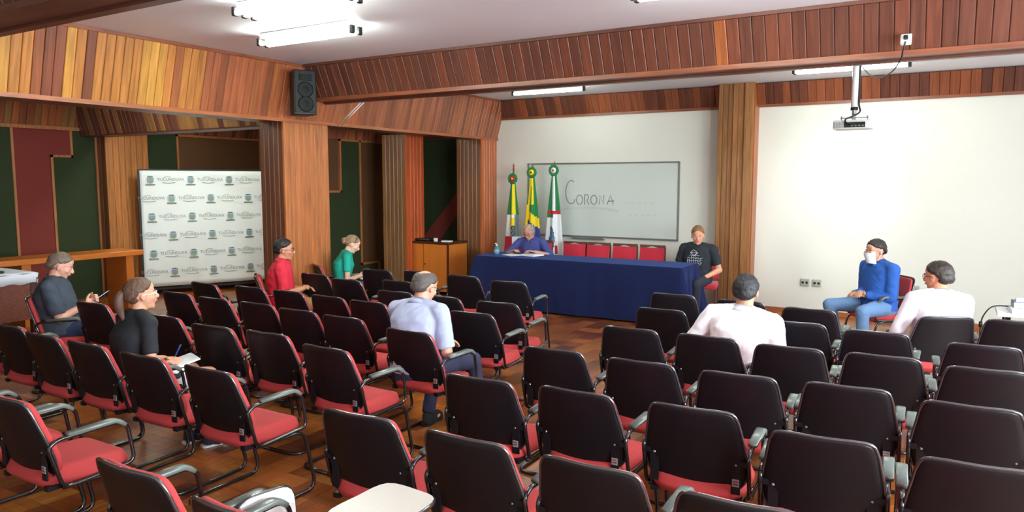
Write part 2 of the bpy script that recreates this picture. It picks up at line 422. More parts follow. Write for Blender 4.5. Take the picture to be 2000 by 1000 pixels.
# pier left of the cabinet, then the piers that flank the white wall
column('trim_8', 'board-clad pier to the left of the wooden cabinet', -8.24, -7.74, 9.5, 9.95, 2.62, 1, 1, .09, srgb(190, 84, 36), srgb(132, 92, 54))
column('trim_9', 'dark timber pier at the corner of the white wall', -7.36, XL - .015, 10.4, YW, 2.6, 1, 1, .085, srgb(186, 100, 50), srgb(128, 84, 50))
# white wall column beside the table
def wall_column():
    t = empty('trim_10', kind='structure', label='fluted timber column dividing the white wall')
    x0, x1, y0 = -2.95, -2.47, 10.62
    molding('core', lambda bm: bx(bm, x0, x1, y0, YW, 0, CEIL), T_MID, t, M['board'])
    xs = [0, .06, .13, .2, .27, .36, .48]
    for i in range(6):
        d = (.035, .02, .0, .02, .0, .03)[i]
        c = jit(srgb(152, 104, 62), .12)
        molding('board', lambda bm: bx(bm, x0 + xs[i] + .003, x0 + xs[i + 1] - .003, y0 - .012 - d, y0, 0, CEIL - .002), c, t, M['board'])
    molding('board', lambda bm: bx(bm, x0 - .016, x0, y0 + .01, YW, 0, 2.91), T_OLIVE, t, M['board'])
    molding('board', lambda bm: bx(bm, x1, x1 + .016, y0 + .01, YW, 0, 2.91), T_MID, t, M['board'])
    bm = BM(); bx(bm, -2.73, -2.70, y0 - .03, y0 - .012, 2.44, 2.5); obj('hook_plate', bm, M['alu'], t)
wall_column()
# alcove wall panels
def panel_set(parent, plane, items):
    """items: (kind, u0,u1,z0,z1) on plane 'x'=XA (facing +X) etc."""
    for nm, m, u0, u1, z0, z1 in items:
        bm = BM()
        if plane[0] == 'x': bx(bm, plane[1], plane[1] + .02, u0 + .005, u1 - .005, z0, z1)
        else: bx(bm, u0 + .005, u1 - .005, plane[1] - .02, plane[1], z0, z1)
        obj(nm, bm, m, parent)
def strip(parent, plane, pts, w=.035, d=.035, col=None):
    for (u0, z0), (u1, z1) in zip(pts, pts[1:]):
        a, b = min(u0, u1) - w / 2, max(u0, u1) + w / 2; c, e = min(z0, z1) - w / 2, max(z0, z1) + w / 2
        bm = BM()
        if plane[0] == 'x': bx(bm, plane[1], plane[1] + d, a, b, c, e)
        else: bx(bm, a, b, plane[1] - d, plane[1], c, e)
        o = obj('batten', bm, M['board'], parent); o.color = col or srgb(176, 112, 66)
PX = ('x', XA)
ZT = 2.66
panel_set(WA, PX, [('green_panel', M['green'], 1.5, 5.49, 0, ZT), ('red_panel', M['redpanel'], 5.52, 6.02, 0, 2.25), ('red_panel', M['redpanel'], 5.52, 6.34, 2.25, ZT),
                   ('green_panel', M['green'], 6.05, 6.73, 0, 2.22), ('green_panel', M['green'], 6.36, 6.73, 2.22, ZT),
                   ('green_panel', M['green'], 7.48, 8.15, 0, ZT), ('brown_panel', M['brownpanel'], 8.17, 9.95, 0, ZT)])
strip(WA, PX, [(5.5, 0), (5.5, ZT)]); strip(WA, PX, [(6.04, 0), (6.04, 2.24), (6.34, 2.24), (6.34, ZT)])
strip(WA, PX, [(6.72, 0), (6.72, ZT)]); strip(WA, PX, [(7.47, 0), (7.47, ZT)]); strip(WA, PX, [(8.16, 0), (8.16, ZT), (9.95, ZT), (9.95, 0)])
strip(WA, PX, [(1.5, ZT), (6.74, ZT)], .05, .05)
# cornice above those panels
t = empty('trim_11', kind='structure', label='slanting timber cornice above the coloured panels on the left')
boards(t, (XA + .02, 1.5, ZT + .02), (XA + .02, 6.5, ZT + .02), (.18, 0, CEIL - ZT - .03), .1, pal(T_RED, T_MID, T_OLIVE, a=.12))
boards(t, (XA + .02, 6.9, ZT + .02), (XA + .02, YW, ZT + .02), (.18, 0, CEIL - ZT - .03), .1, pal(T_RED, T_DARK, a=.12))
# partition with green and brown panels right of the column
XP = -8.8
WP = slab('wall_partition', XP - .1, XP, 8.0, YW, 0, CEIL, M['board'], 'timber partition with green and brown panels behind the woman in turquoise'); WP.color = T_DARK
PP = ('x', XP)
panel_set(WP, PP, [('brown_panel', M['brownpanel'], 8.0, 9.0, 1.7, 2.52), ('green_panel', M['green'], 8.0, 9.52, 0, 1.67), ('green_panel', M['green'], 9.08, 9.52, 1.67, 2.52), ('brown_panel', M['brownpanel'], 9.55, 10.1, .45, 2.52), ('green_panel', M['green'], 9.55, 10.0, 0, .42)])
strip(WP, PP, [(9.535, 2.54), (9.535, .435), (9.98, .435), (9.98, 0)])
strip(WP, PP, [(9.06, 2.54), (10.1, 2.54)])
strip(WP, PP, [(8.0, 1.69), (9.06, 1.69), (9.06, 2.54)])
# boards on cornice of partition
t = empty('trim_12', kind='structure', label='shaded timber band above the green panels beside the column')
boards(t, (XP + .02, 8.0, 2.55), (XP + .02, YW, 2.55), (.12, 0, .6), .1, pal(T_RED, T_MID, a=.12))
# end wall of the alcove: dark green door with a red diagonal
PE = ('y', YW)
panel_set(WD, PE, [('green_panel', M['green'], -8.6, -7.36, 0, 2.6)])
bm = BM()
prism(bm, [(-8.55, .72), (-8.12, .72), (-7.37, 1.62), (-7.37, 1.98)], lambda u, v, s: V((u, YW - .02 - .012 * s, v)))
obj('red_stripe', bm, M['redpanel'], WD)
strip(WD, PE, [(-8.52, 0), (-8.52, 2.62), (-7.3, 2.62)], .04, .04, T_DARK)
# wooden strip on left edge of white wall with notches

# ------------------------------------------------------------------ auditorium chair
def spline(pts, n=6, closed=True):
    pts = [V(p) for p in pts]; out = []; m = len(pts)
    for i in range(m if closed else m - 1):
        p0, p1, p2, p3 = pts[(i - 1) % m] if closed or i else pts[0], pts[i], pts[(i + 1) % m], pts[(i + 2) % m] if closed or i < m - 2 else pts[-1]
        for k in range(n):
            t = k / n
            out.append(.5 * ((2 * p1) + (p2 - p0) * t + (2 * p0 - 5 * p1 + 4 * p2 - p3) * t * t + (3 * p1 - p0 - 3 * p2 + p3) * t ** 3))
    if not closed: out.append(pts[-1])
    return out
BACK = spline([(-.155, .828), (0, .83), (.155, .828), (.197, .795), (.216, .71), (.234, .61), (.236, .525), (.205, .455), (.12, .413), (0, .400),
               (-.12, .413), (-.205, .455), (-.236, .525), (-.234, .61), (-.216, .71), (-.197, .795)], 3)
BC = V((0, .62))
def back_y(x, z): return .085 - (z - .42) * .28 + .035 * (x / .23) ** 2
def plate(thick0, thick1, scale=1.0, bulge=0, name='plate'):
    """rounded shell between offsets thick0 (rear) and thick1 (front)"""
    bm = BM(); rings = []
    for side, off in ((0, thick0), (1, thick1)):
        for s in ((0, .35, .65, .85, .95, 1.0) if side == 0 else (1.0, .97, .85, .65, .35, 0)):
            ring = []
            e = 0
            if side == 0 and s == 1.0: e = .006
            if side == 1: e = bulge * (1 - s ** 4)
            if s == 0: ring = [bm.verts.new((0, back_y(0, BC.y) + off + e, BC.y))]
            else:
                for p in BACK:
                    q = BC + (p - BC) * s * scale
                    ring.append(bm.verts.new((q.x, back_y(q.x, q.y) + off + e, q.y)))
            rings.append(ring)
    n = len(BACK)
    for a, b in zip(rings, rings[1:]):
        for k in range(n):
            if len(a) == 1: bm.faces.new((a[0], b[k], b[(k + 1) % n]))
            elif len(b) == 1: bm.faces.new((a[k], b[0], a[(k + 1) % n]))
            else: bm.faces.new((a[k], b[k], b[(k + 1) % n], a[(k + 1) % n]))
    bmesh.ops.recalc_face_normals(bm, faces=bm.faces[:])
    return bm
def seat_bm():
    bm = BM(); nu, nv = 14, 12; top, bot = [], []
    for j in range(nv + 1):
        v = j / nv; rt, rb = [], []
        for i in range(nu + 1):
            u = i / nu * 2 - 1; vv = v * 2 - 1
            # map square to rounded square
            k = 1 - .10 * (abs(u) ** 3) * (abs(vv) ** 3) * 1.6
            x = u * .224 * k; y = .27 + vv * .235 * k
            edge = max(abs(u), abs(vv)); rim = 1 - max(0, (edge - .72) / .28) ** 2.2
            z = .405 + .05 * rim + .006 * u * u - .008 * max(0, vv) ** 2 + (.0 if vv > -.6 else .01)
            if vv < -.5: z -= .0
            zb = .392 - .012 * rim
            if edge >= .999: zb = z = .398 + (.02 * max(0, vv * -1) if vv < 0 else 0)
            rt.append(bm.verts.new((x, y, z + .012))); rb.append(bm.verts.new((x, y, zb - .004)))
        top.append(rt); bot.append(rb)
    for j in range(nv):
        for i in range(nu):
            bm.faces.new((top[j][i], top[j][i + 1], top[j + 1][i + 1], top[j + 1][i]))
            bm.faces.new((bot[j][i], bot[j + 1][i], bot[j + 1][i + 1], bot[j][i + 1]))
    per = [(0, i) for i in range(nu)] + [(j, nu) for j in range(nv)] + [(nv, i) for i in range(nu, 0, -1)] + [(j, 0) for j in range(nv, 0, -1)]
    for a, b in zip(per, per[1:] + per[:1]):
        bm.faces.new((top[a[0]][a[1]], bot[a[0]][a[1]], bot[b[0]][b[1]], top[b[0]][b[1]]))
    bmesh.ops.recalc_face_normals(bm, faces=bm.faces[:])
    return bm
def make_chair():
    t = empty('auditorium_chair')
    obj('seat', seat_bm(), M['redseat'], t, True)
    obj('backrest', plate(.004, .034, .965, .012), M['redseat'], t, True)
    obj('back_shell', plate(-.012, .004), M['black'], t, True)
    bm = BM(); tube(bm, [(p.x * 1.004, back_y(p.x, p.y) - .004, BC.y + (p.y - BC.y) * 1.006) for p in BACK], .0075, 6, closed=True)
    obj('edge_trim', bm, M['trimblack'], t, True)
    for s in (-1, 1):
        x = s * .244
        bm = BM()
        loop = fillet([(x, .115, .385), (x, .055, .60), (x, .10, .628), (x, .40, .632), (x, .445, .60), (x, .475, .405)], .045, 4, closed=True)
        tube(bm, loop, .0105, 8, closed=True); obj('arm_frame', bm, M['tubeblack'], t, True)
        bm = BM()
        pad = fillet([(x, .145, .643), (x, .385, .648), (x, .428, .612)], .04, 4)
        tube(bm, pad, [.021] + [.0245] * (len(pad) - 2) + [.021], 16, flat=.5, up=(0, 0, 1), sq=1); obj('armrest', bm, M['pad'], t, True)
        xl = s * .25
        bm = BM()
        tube(bm, fillet([(xl * .9, .12, .382), (xl, .45, .386), (xl, .53, .0115), (xl, .0, .0115), (0, .0, .0115)], .075, 5), .0115, 8)
        obj('sled_leg', bm, M['tubeblack'], t, True)
        bm = BM(); bx(bm, s * .19 - .02, s * .19 + .02, .058, .066, .43, .585); bx(bm, s * .19 - .018, s * .238, .052, .060, .565, .59); bx(bm, s * .19 - .018, s * .19 + .018, .06, .14, .375, .40)
        obj('bracket', bm, M['black'], t)
        bm = BM(); lathe(bm, [(.007, 0), (.007, .006), (.004, .009)], 8, M=Matrix.Translation((s * .19, .060, .57)) @ Matrix.Rotation(R(90), 4, 'X'))
        obj('bolt', bm, M['alu'], t)
    bm = BM(); bx(bm, -.20, .20, .12, .15, .372, .388); bx(bm, -.20, .20, .40, .43, .372, .388); obj('seat_bearer', bm, M['tubeblack'], t)
    bm = BM(); bx(bm, .175, .205, .0545, .0578, .468, .502); bx(bm, .178, .202, .0535, .0545, .49, .496, 1); bx(bm, .178, .202, .0535, .0545, .476, .484, 1)
    obj('inventory_label', bm, [M['sticker'], M['stickerink']], t)
    return t
CH = make_chair(); _first = [True]
def copy_tree(o, parent=None):
    c = o.copy(); COL.objects.link(c)
    if parent: c.parent = parent
    for ch in list(o.children): copy_tree(ch, c)
    return c
def chair(x, y, rz=0, label=None, group=None):
    if _first[0]: c = CH; _first[0] = False
    else: c = copy_tree(CH)
    c.location = (x * .981, y * .981 + .016, 0); c.rotation_euler = (0, 0, R(rz))
    c['label'] = label; c['category'] = 'chair'
    c['group'] = group or 'black-backed armchairs of the audience'
    return c
ORD = ['first', 'second', 'third', 'fourth', 'fifth', 'sixth', 'seventh', 'eighth']
ROWN = ['nearest row', 'second-nearest row', 'third row from camera', 'fourth row from camera', 'fifth row from camera', 'farthest row']
LEFT = [[(-5.88, 2.62, 2), (-5.33, 2.58, 0), (-4.79, 2.58, 1), (-4.17, 2.57, 2), (-3.55, 2.57, 0)],
        [(-6.36, 3.5, 4), (-5.27, 3.44, 1), (-4.6, 3.38, 4), (-4.06, 3.42, 1), (-3.38, 3.30, -2)],
        [(-6.27, 4.25, 0), (-5.68, 4.21, 1), (-5.12, 4.22, 1), (-4.57, 4.17, 2), (-4.03, 4.13, 1), (-3.26, 3.98, -2)],
        [(-6.62, 4.80, -2), (-5.98, 4.85, 1), (-5.43, 4.85, -1), (-4.88, 4.82, -1), (-4.36, 4.78, 0), (-3.28, 4.80, 3)],
        [(-6.20, 5.93, 0), (-5.55, 5.76, 1), (-4.54, 5.36, 3), (-3.97, 5.34, 0), (-3.36, 5.32, 4)],
        [(-5.86, 6.60, 5), (-5.34, 6.72, 0), (-5.0, 5.95, 0), (-4.66, 6.66, 2), (-3.98, 6.52, 6)]]
RIGHT = [[(-2.27, 2.40, 3), (-1.68, 2.40, 0), (-1.12, 2.40, 0), (-.56, 2.36, 3), (.0, 2.34, 2)],
         [(-2.14, 3.19, 3), (-1.59, 3.24, 0), (-1.0, 3.27, 3), (-.42, 3.16, 4), (.13, 3.14, 4)],
         [(-2.11, 3.99, 2), (-1.53, 3.98, 1), (-.97, 3.98, 3), (-.43, 4.03, 3), (.11, 3.97, 1)],
         [(-1.95, 4.86, 2), (-1.40, 4.87, 0), (-.86, 4.82, 3), (-.33, 4.86, 2), (.20, 4.80, 4)],
         [(-2.03, 5.73, 0), (-.97, 5.70, 1), (-.43, 5.62, 1), (.20, 5.50, 3)],
         [(-2.21, 6.56, 3), (-1.58, 6.50, 0), (-.99, 6.37, 0), (.44, 6.60, 3)]]
occupied = {('left', 0, 2): 'holding the woman in a black T-shirt', ('left', 2, 5): 'holding the man in a grey-blue shirt', ('right', 3, 1): 'under the man in a white shirt seen from behind'}
for side, rows in (('left', LEFT), ('right', RIGHT)):
    for ri, row in enumerate(rows):
        for ci, (x, y, a) in enumerate(row):
            if (side, ri, ci) in occupied: lab = 'black-backed red armchair ' + occupied[(side, ri, ci)]
            else: lab = 'empty black-backed armchair, %s from left, %s, %s block' % (ORD[ci], ROWN[ri], side)
            chair(x, y, a, lab, 'empty black-backed armchairs in the %s block' % side if (side, ri, ci) not in occupied else 'armchairs with somebody sitting in them')
# foreground left chairs and the ones with people at the sides
OCC = 'armchairs with somebody sitting in them'
chair(-3.92, 1.71, 0, 'black-backed red armchair cropped by the left edge near the bottom corner', 'nearest foreground chairs')
chair(-4.47, 1.68, 0, 'red armchair half hidden behind the one cropped at the left edge', 'nearest foreground chairs')
FT = chair(-2.56, 1.50, 0, 'black-backed armchair at the bottom edge with a white tablet folded down', 'nearest foreground chairs')
WT = chair(-1.95, 1.47, 0, 'armchair at the bottom edge whose cream writing tablet is raised flat', 'nearest foreground chairs')
chair(-6.48, 2.70, 0, 'armchair cropped by the left edge beyond the nearest row', 'nearest foreground chairs')
# writing tablets
def tablet(parent, flat):
    bm = BM(); poly = spline([(-.13, -.16), (.0, -.17), (.12, -.15), (.14, .0), (.12, .13), (.02, .16), (-.12, .15), (-.14, .0)], 4)
    if flat: prism(bm, [(p.x, p.y) for p in poly], lambda u, v, s: V((.20 + u, .50 + v, .672 + .016 * s)))
    else: prism(bm, [(p.x, p.y) for p in poly], lambda u, v, s: V((.285 + .016 * s, .36 + u, .50 + v)))
    tb = obj('writing_tablet', bm, M['laminate'] if flat else M['white'], parent)
    tb['label'] = 'cream writing tablet raised flat' if flat else 'white writing tablet hanging folded at the side'
    bm = BM()
    zz = .672 if flat else .5
    if flat: tube(bm, [(p.x + .20, p.y + .50, .680) for p in poly], .008, 6, closed=True)
    else: tube(bm, [(.293, p.x + .36, p.y + .50) for p in poly], .008, 6, closed=True)
    obj('edge_trim', bm, M['trimblack'], tb, True)
    bm = BM(); tube(bm, fillet([(.25, .44, .50), (.262, .44, .6), (.262, .44, .66), (.2, .46, .668)] if flat else [(.25, .40, .42), (.272, .40, .5), (.276, .38, .56)], .03), .009, 8)
    obj('tablet_bracket', bm, M['tubeblack'], parent, True)
tablet(WT, True); tablet(FT, False)

# ------------------------------------------------------------------ head table, cloth and tall red chairs
TX0, TX1, TY0, TY1, TZ = -6.08, -2.93, 9.03, 9.70, .765
t = empty('head_table', (-4.5, 9.36, 0), 0, 'long table hidden under the navy cloth in front of the whiteboard', 'table')
bm = BM(); box(bm, (0, 0, .735), (3.06, .60, .03)); tone(obj('tabletop', bm, M['boardX'], t), T_DARK)
for sx in (-1, 1):
    for sy in (-1, 1):
        bm = BM(); box(bm, (sx * 1.45, sy * .25, .36), (.05, .05, .72)); tone(obj('leg', bm, M['board'], t), T_DARK)
def cloth():
    bm = BM(); per = []; c = .05
    def seg(a, b, n, nrm, corner0, corner1):
        for i in range(n):
            u = i / n; per.append((V(a) * (1 - u) + V(b) * u, V(nrm), u))
    seg((TX0, TY0), (TX1, TY0), 150, (0, -1), 0, 0); seg((TX1, TY0), (TX1, TY1), 50, (1, 0), 0, 0)
    seg((TX1, TY1), (TX0, TY1), 120, (0, 1), 0, 0); seg((TX0, TY1), (TX0, TY0), 50, (-1, 0), 0, 0)
    rows = []; N = len(per); levels = [0, .01, .03, .08, .16, .26, .38, .52, .66, .80, .92, 1]
    corners = [V((TX0, TY0)), V((TX1, TY0)), V((TX1, TY1)), V((TX0, TY1))]; cen = V(((TX0 + TX1) / 2, (TY0 + TY1) / 2))
    for lv in levels:
        row = []
        for i, (p, nr, u) in enumerate(per):
            s = i * .021; z = TZ - .006 * min(1, lv / .02) - lv * (TZ - .03)
            dc, cc = min(((p - q).length, k) for k, q in enumerate(corners)); q = corners[cc]
            cd = (q - cen); cd = V((math.copysign(.75, cd.x), math.copysign(.66, cd.y)))
            near = math.exp(-(dc / .16) ** 2)
            fold = .010 * sin(s * 9 + 1.3 * sin(s * 2.1)) + .006 * sin(s * 23)
            if nr.x != 0: fold = .03 * sin((p.y - TY0) * 24 + .5) + .012 * sin((p.y - TY0) * 51)
            o = lv ** .8 * (.022 + fold)
            pp = p + nr * (o + .008 * min(1, lv * 30)) + cd * near * lv * .16 + nr * (near * lv * .02)
            row.append(bm.verts.new((pp.x, pp.y, z)))
        rows.append(row)
    for a, b in zip(rows, rows[1:]):
        for k in range(N): bm.faces.new((a[k], b[k], b[(k + 1) % N], a[(k + 1) % N]))
    bm.faces.new(rows[0])
    bmesh.ops.recalc_face_normals(bm, faces=bm.faces[:])
    o = obj('tablecloth', bm, M['navy'], None, True)
    return tag(o, 'navy blue cloth draped to the floor over the long head table', 'tablecloth')
o = cloth()
o.data.polygons[-1].use_smooth = False
def tall_chair(x, y, rz, label, group='tall crimson chairs behind the navy table'):
    t = empty('padded_chair', (x, y, 0), R(rz), label, 'chair', group)
    # sitter faces local -y
    bm = BM(); box(bm, (0, -.22, .43), (.36, .44, .07)); bevel(bm, .02); obj('seat', bm, M['redback'], t, True)
    bm = BM(); prism(bm, [(-.183, .50), (.183, .50), (.183, .885), (.1, .888), (-.1, .888), (-.183, .885)], lambda u, v, s: V((u, .0 - .045 * s + (v - .5) * .12, v)))
    bevel(bm, .008, 2); obj('backrest', bm, M['redback'], t, True)
    bm = BM()
    arc = [(-.188, .93), (-.188, .889), (-.09, .889)] + [(-.09 + .18 * i / 8, .889 + .022 * sin(pi * i / 8)) for i in range(1, 8)] + [(.09, .889), (.188, .889), (.188, .93)]
    prism(bm, arc, lambda u, v, s: V((u, .012 - .05 * s + (v - .5) * .12, v))); tone(obj('top_rail', bm, M['boardX'], t), T_DARK)
    for s in (-1, 1):
        for (a, b) in (((.175 * s, .012, 0), (.178 * s, .06, .90)), ((.165 * s, -.42, 0), (.17 * s, -.40, .40))):
            bm = BM(); tube(bm, [a, ((a[0] + b[0]) / 2, (a[1] + b[1]) / 2 - (.02 if a[1] == 0 else 0), b[2] * .5), b], .016, 6); tone(obj('leg', bm, M['board'], t), T_DARK)
    return t
for i, x in enumerate((-5.03, -4.63, -4.20, -3.77)):
    tall_chair(x, 10.22, 0, 'empty crimson chair behind the navy table, %s' % ('leftmost of the four', 'second of the four from the left', 'third of the four from the left', 'rightmost of the four')[i])
tall_chair(-5.62, 10.22, 0, 'crimson chair holding the man in the purple-blue shirt', 'occupied crimson chairs at the navy table')
tall_chair(-2.98, 10.25, 12, 'crimson chair holding the man in the printed black T-shirt', 'occupied crimson chairs at the navy table')
# things on the table
t = empty('gel_bottle', (-5.83, 9.24, TZ + .001), 0, 'blue-green gel pump bottle on the left end of the navy table', 'bottle')
bm = BM(); lathe(bm, [(.036, 0), (.038, .01), (.038, .09), (.03, .115), (.014, .125), (.014, .135)], 20); obj('bottle_body', bm, M['bluesign'], t, True)
bm = BM(); lathe(bm, [(.016, .135), (.016, .152), (.006, .154), (.006, .175)], 12); tube(bm, [(0, 0, .172), (.0, -.035, .174), (0, -.04, .166)], .006, 6); obj('pump', bm, M['white'], t, True)
bm = BM(); lathe(bm, [(.0385, .02), (.0385, .08)], 20); obj('label_band', bm, M['inkblue'], t, True)
def sheet(name, x, y, z, w, h, rz, label, m='paper', th=.0015, cat='paper', group=None):
    bm = BM(); box(bm, (0, 0, th / 2), (w, h, th)); o = obj(name, bm, M[m]); o.location = (x, y, z); o.rotation_euler = (0, 0, R(rz)); return tag(o, label, cat, group)
for k in range(3):
    sheet('paper_sheet', -5.62 + .012 * k, 9.33 + .01 * k, TZ + .001 + .0018 * k, .21, .297, 62 + 7 * k, ('lowest', 'middle', 'top')[k] + ' loose white sheet on the navy table, right of the gel bottle', group='loose sheets on the navy table')
t = empty('notebook', (-5.36, 9.42, TZ + .001), R(-12), 'open notebook the man in the purple-blue shirt writes in', 'notebook')
for s in (-1, 1):
    bm = BM(); hexa(bm, [(0, -.12, 0), (s * .17, -.12, 0), (s * .17, .12, 0), (0, .12, 0), (0, -.12, .016), (s * .17, -.12, .010 if s < 0 else .022), (s * .17, .12, .010 if s < 0 else .022), (0, .12, .016)])
    bmesh.ops.recalc_face_normals(bm, faces=bm.faces[:]); obj('page_block', bm, M['paper'], t)

# ------------------------------------------------------------------ whiteboard
bx0, bx1, bz0, bz1 = -6.2, -3.6, .97, 2.142
t = empty('whiteboard', (0, YW, 0), 0, 'whiteboard on the wall with a word handwritten on it', 'whiteboard')
bm = BM(); bx(bm, bx0, bx1, -.018, -.004, bz0, bz1); obj('writing_surface', bm, M['board_surface'], t)
for a in ((bx0 - .012, bx1 + .012, bz1 - .008, bz1 + .015), (bx0 - .012, bx1 + .012, bz0 - .02, bz0 + .008), (bx0 - .015, bx0 + .008, bz0, bz1), (bx1 - .008, bx1 + .015, bz0, bz1)):
    bm = BM(); bx(bm, a[0], a[1], -.028, -.002, a[2], a[3]); obj('frame_rail', bm, M['alu'], t)
bm = BM(); bx(bm, -5.35, -4.8, -.07, -.004, bz0 - .05, bz0 - .035); bx(bm, -5.35, -4.8, -.074, -.068, bz0 - .05, bz0 - .02); obj('pen_tray', bm, M['alu'], t)
def ribbon(bm, pts, w, y, taper=True):
    pts = [V(p) for p in pts]; n = len(pts); A, B = [], []
    for i in range(n):
        d = (pts[min(i + 1, n - 1)] - pts[max(i - 1, 0)]).normalized(); nn = V((-d.y, d.x)) * w / 2
        A.append(pts[i] + nn); B.append(pts[i] - nn)
    va = [[bm.verts.new((p.x, yy, p.y)) for p in L] for L in (A, B) for yy in (y, y + .0015)]
    a0, a1, b0, b1 = va
    for i in range(n - 1):
        bm.faces.new((a0[i], b0[i], b0[i + 1], a0[i + 1])); bm.faces.new((a1[i], a1[i + 1], b1[i + 1], b1[i]))
        bm.faces.new((a0[i], a0[i + 1], a1[i + 1], a1[i])); bm.faces.new((b0[i], b1[i], b1[i + 1], b0[i + 1]))
def arc(cx, cz, rx, rz, a0, a1, n=14):
    return [(cx + rx * cos(R(a0 + (a1 - a0) * i / n)), cz + rz * sin(R(a0 + (a1 - a0) * i / n))) for i in range(n + 1)]
bm = BM(); yy = -.0205; wl = .013
ox, oz = -5.52, 1.49
strokes = [arc(ox + .12, oz + .19, .10, .19, 60, 270, 18) + [(ox + .17, oz + .02), (ox + .185, oz + .08)],
           arc(ox + .27, oz + .07, .055, .075, 80, 440, 18),
           [(ox + .365, oz - .01), (ox + .36, oz + .15)] , arc(ox + .385, oz + .11, .045, .045, 120, -70, 10) + [(ox + .44, oz - .01)],
           arc(ox + .525, oz + .07, .055, .072, 80, 440, 18),
           [(ox + .62, oz), (ox + .625, oz + .15), (ox + .70, oz + .0), (ox + .70, oz + .15)],
           [(ox + .755, oz - .0), (ox + .815, oz + .15), (ox + .865, oz - .0)], [(ox + .77, oz + .05), (ox + .88, oz + .058)]]
for s in strokes: ribbon(bm, s, wl, yy)
obj('handwriting', bm, M['marker'], t)
bm = BM(); ribbon(bm, [(ox - .08 + 1.02 * i / 14, oz - .10 + .045 * sin(pi * i / 14)) for i in range(15)], .035, yy); obj('underline', bm, M['smudge'], t)
bm = BM()
for zc, xs in ((1.52, (-4.45, -3.98)), (1.33, (-4.4, -3.85))):
    for k in range(5): ribbon(bm, [(xs[0] + k * .1, zc), (xs[0] + k * .1 + .06, zc + .006)], .02, yy)
obj('wiped_marks', bm, M['smudge'], t)

# ------------------------------------------------------------------ flags
def flag(x, label, scheme, hgt):
    t = empty('flag_on_pole', (x, 10.45, 0), 0, label, 'flag', 'flags behind the head table')
    bm = BM(); lathe(bm, [(.012, .04), (.012, hgt - .10)], 10); obj('pole', bm, M['pole'], t, True)
    bm = BM(); lathe(bm, [(.013, hgt - .10), (.02, hgt - .09), (.008, hgt - .075), (.016, hgt - .05), (.004, hgt), (.001, hgt + .004)], 10); obj('finial', bm, M['pole'], t, True)
    bm = BM(); lathe(bm, [(.12, 0), (.12, .02), (.05, .05), (.03, .09)], 20); obj('base', bm, M['cabtop'], t, True)
    # rosette
    rz = hgt - (.25 if scheme == 'state' else .14)
    rb = BM()
    for k in range(12):
        a = k * 2 * pi / 12; ell(rb, (.068 * cos(a), -.03, rz + .068 * sin(a)), (.028, .018, .028), u=8, v=5)
    ro = obj('rosette', rb, M['fgreen'], t, True)
    rb = BM(); ell(rb, (0, -.042, rz), (.048, .016, .048), u=12, v=6); obj('rosette_centre', rb, M[{'state': 'fred', 'nation': 'fyellow', 'town': 'fwhite'}[scheme]], ro, True)
    rb = BM(); ell(rb, (0, -.054, rz), (.018, .010, .018), u=10, v=6); obj('rosette_button', rb, M[{'state': 'fyellow', 'nation': 'fdark', 'town': 'fred'}[scheme]], ro, True)
    # hanging cloth: conical drape with folds
    names = ['fgreen', 'fyellow', 'fred', 'fblue', 'fwhite', 'fgrey', 'flblue', 'fdark']; ix = {n: i for i, n in enumerate(names)}
    z1 = rz - .03; z0 = .34; nu, nv = 64, 60; bm = BM(); rows = []
    for j in range(nv + 1):
        v = j / nv; z = z1 + (z0 - z1) * v; row = []
        rad = .035 + .11 * min(1, v * 1.25) ** .8
        for i in range(nu):
            a = 2 * pi * i / nu
            fo = 1 + (.30 * sin(a * 5 + 1.0 + v * .8) + .12 * sin(a * 11 + v * 2)) * min(1, v * 3) * .8
            row.append(bm.verts.new((rad * fo * sin(a) + .02 * v, -.01 - rad * .55 * fo * cos(a), z + (.02 * sin(a * 5) if j == nv else 0))))
        rows.append(row)
    for j in range(nv):
        v = (j + .5) / nv
        for i in range(nu):
            a = 2 * pi * (i + .5) / nu; x_ = sin(a); fr = cos(a) > 0
            if scheme == 'state':
                m = 'fgreen' if x_ < -.15 else 'fyellow'
                if x_ > .75: m = 'fgreen'
                if v > .36: m = 'fwhite' if x_ < .5 else 'fgrey'
                if .40 < v < .50 and -.5 < x_ < .5: m = 'fyellow'
                if .48 < v < .6 and abs(x_ - .2) < .45: m = 'fgrey' if (i + j) % 3 else 'fdark'
                if v > .60: m = 'fred' if x_ < .1 else 'fwhite'
                if v > .72: m = 'fred'
            elif scheme == 'nation':
                m = 'fyellow' if -.75 < x_ < .55 else 'fgreen'
                if abs(x_ + .05) < .1 and v > .12: m = 'fgreen'
                if .30 < v < .42: m = 'fgreen' if x_ > -.6 else 'fyellow'
                if .38 < v - .05 * x_ < .5: m = 'fyellow'
                if v - .05 * x_ >= .48: m = 'fblue' if x_ > -.8 else 'fyellow'
                if v > .85: m = 'fyellow'
            else:
                m = 'fwhite' if -.3 < x_ < .45 else 'fgreen'
                if .36 < v < .40: m = 'fred'
                if v >= .40: m = 'fwhite'
                if .40 < v < .44 and x_ < .1: m = 'fgreen'
                if .50 < v < .78 and -.75 < x_ < .25:
                    rr = math.hypot((x_ + .25) / .5, (v - .64) / .13)
                    m = 'fdark' if .8 < rr < 1.0 and (i + j) % 2 else ('flblue' if rr < .6 else ('fgrey' if rr < 1 else 'fwhite'))
                if .70 < v < .78 and .3 < x_ < .7: m = 'fred'
                if v > .93: m = 'fred'
            f = bm.faces.new((rows[j][i], rows[j][(i + 1) % nu], rows[j + 1][(i + 1) % nu], rows[j + 1][i])); f.material_index = ix[m]
    bmesh.ops.recalc_face_normals(bm, faces=bm.faces[:])
    obj('flag_cloth', bm, [M[n] for n in names], t, True)
flag(-6.26, 'green, yellow and red flag with a crest, leftmost of the three flags', 'state', 2.15)
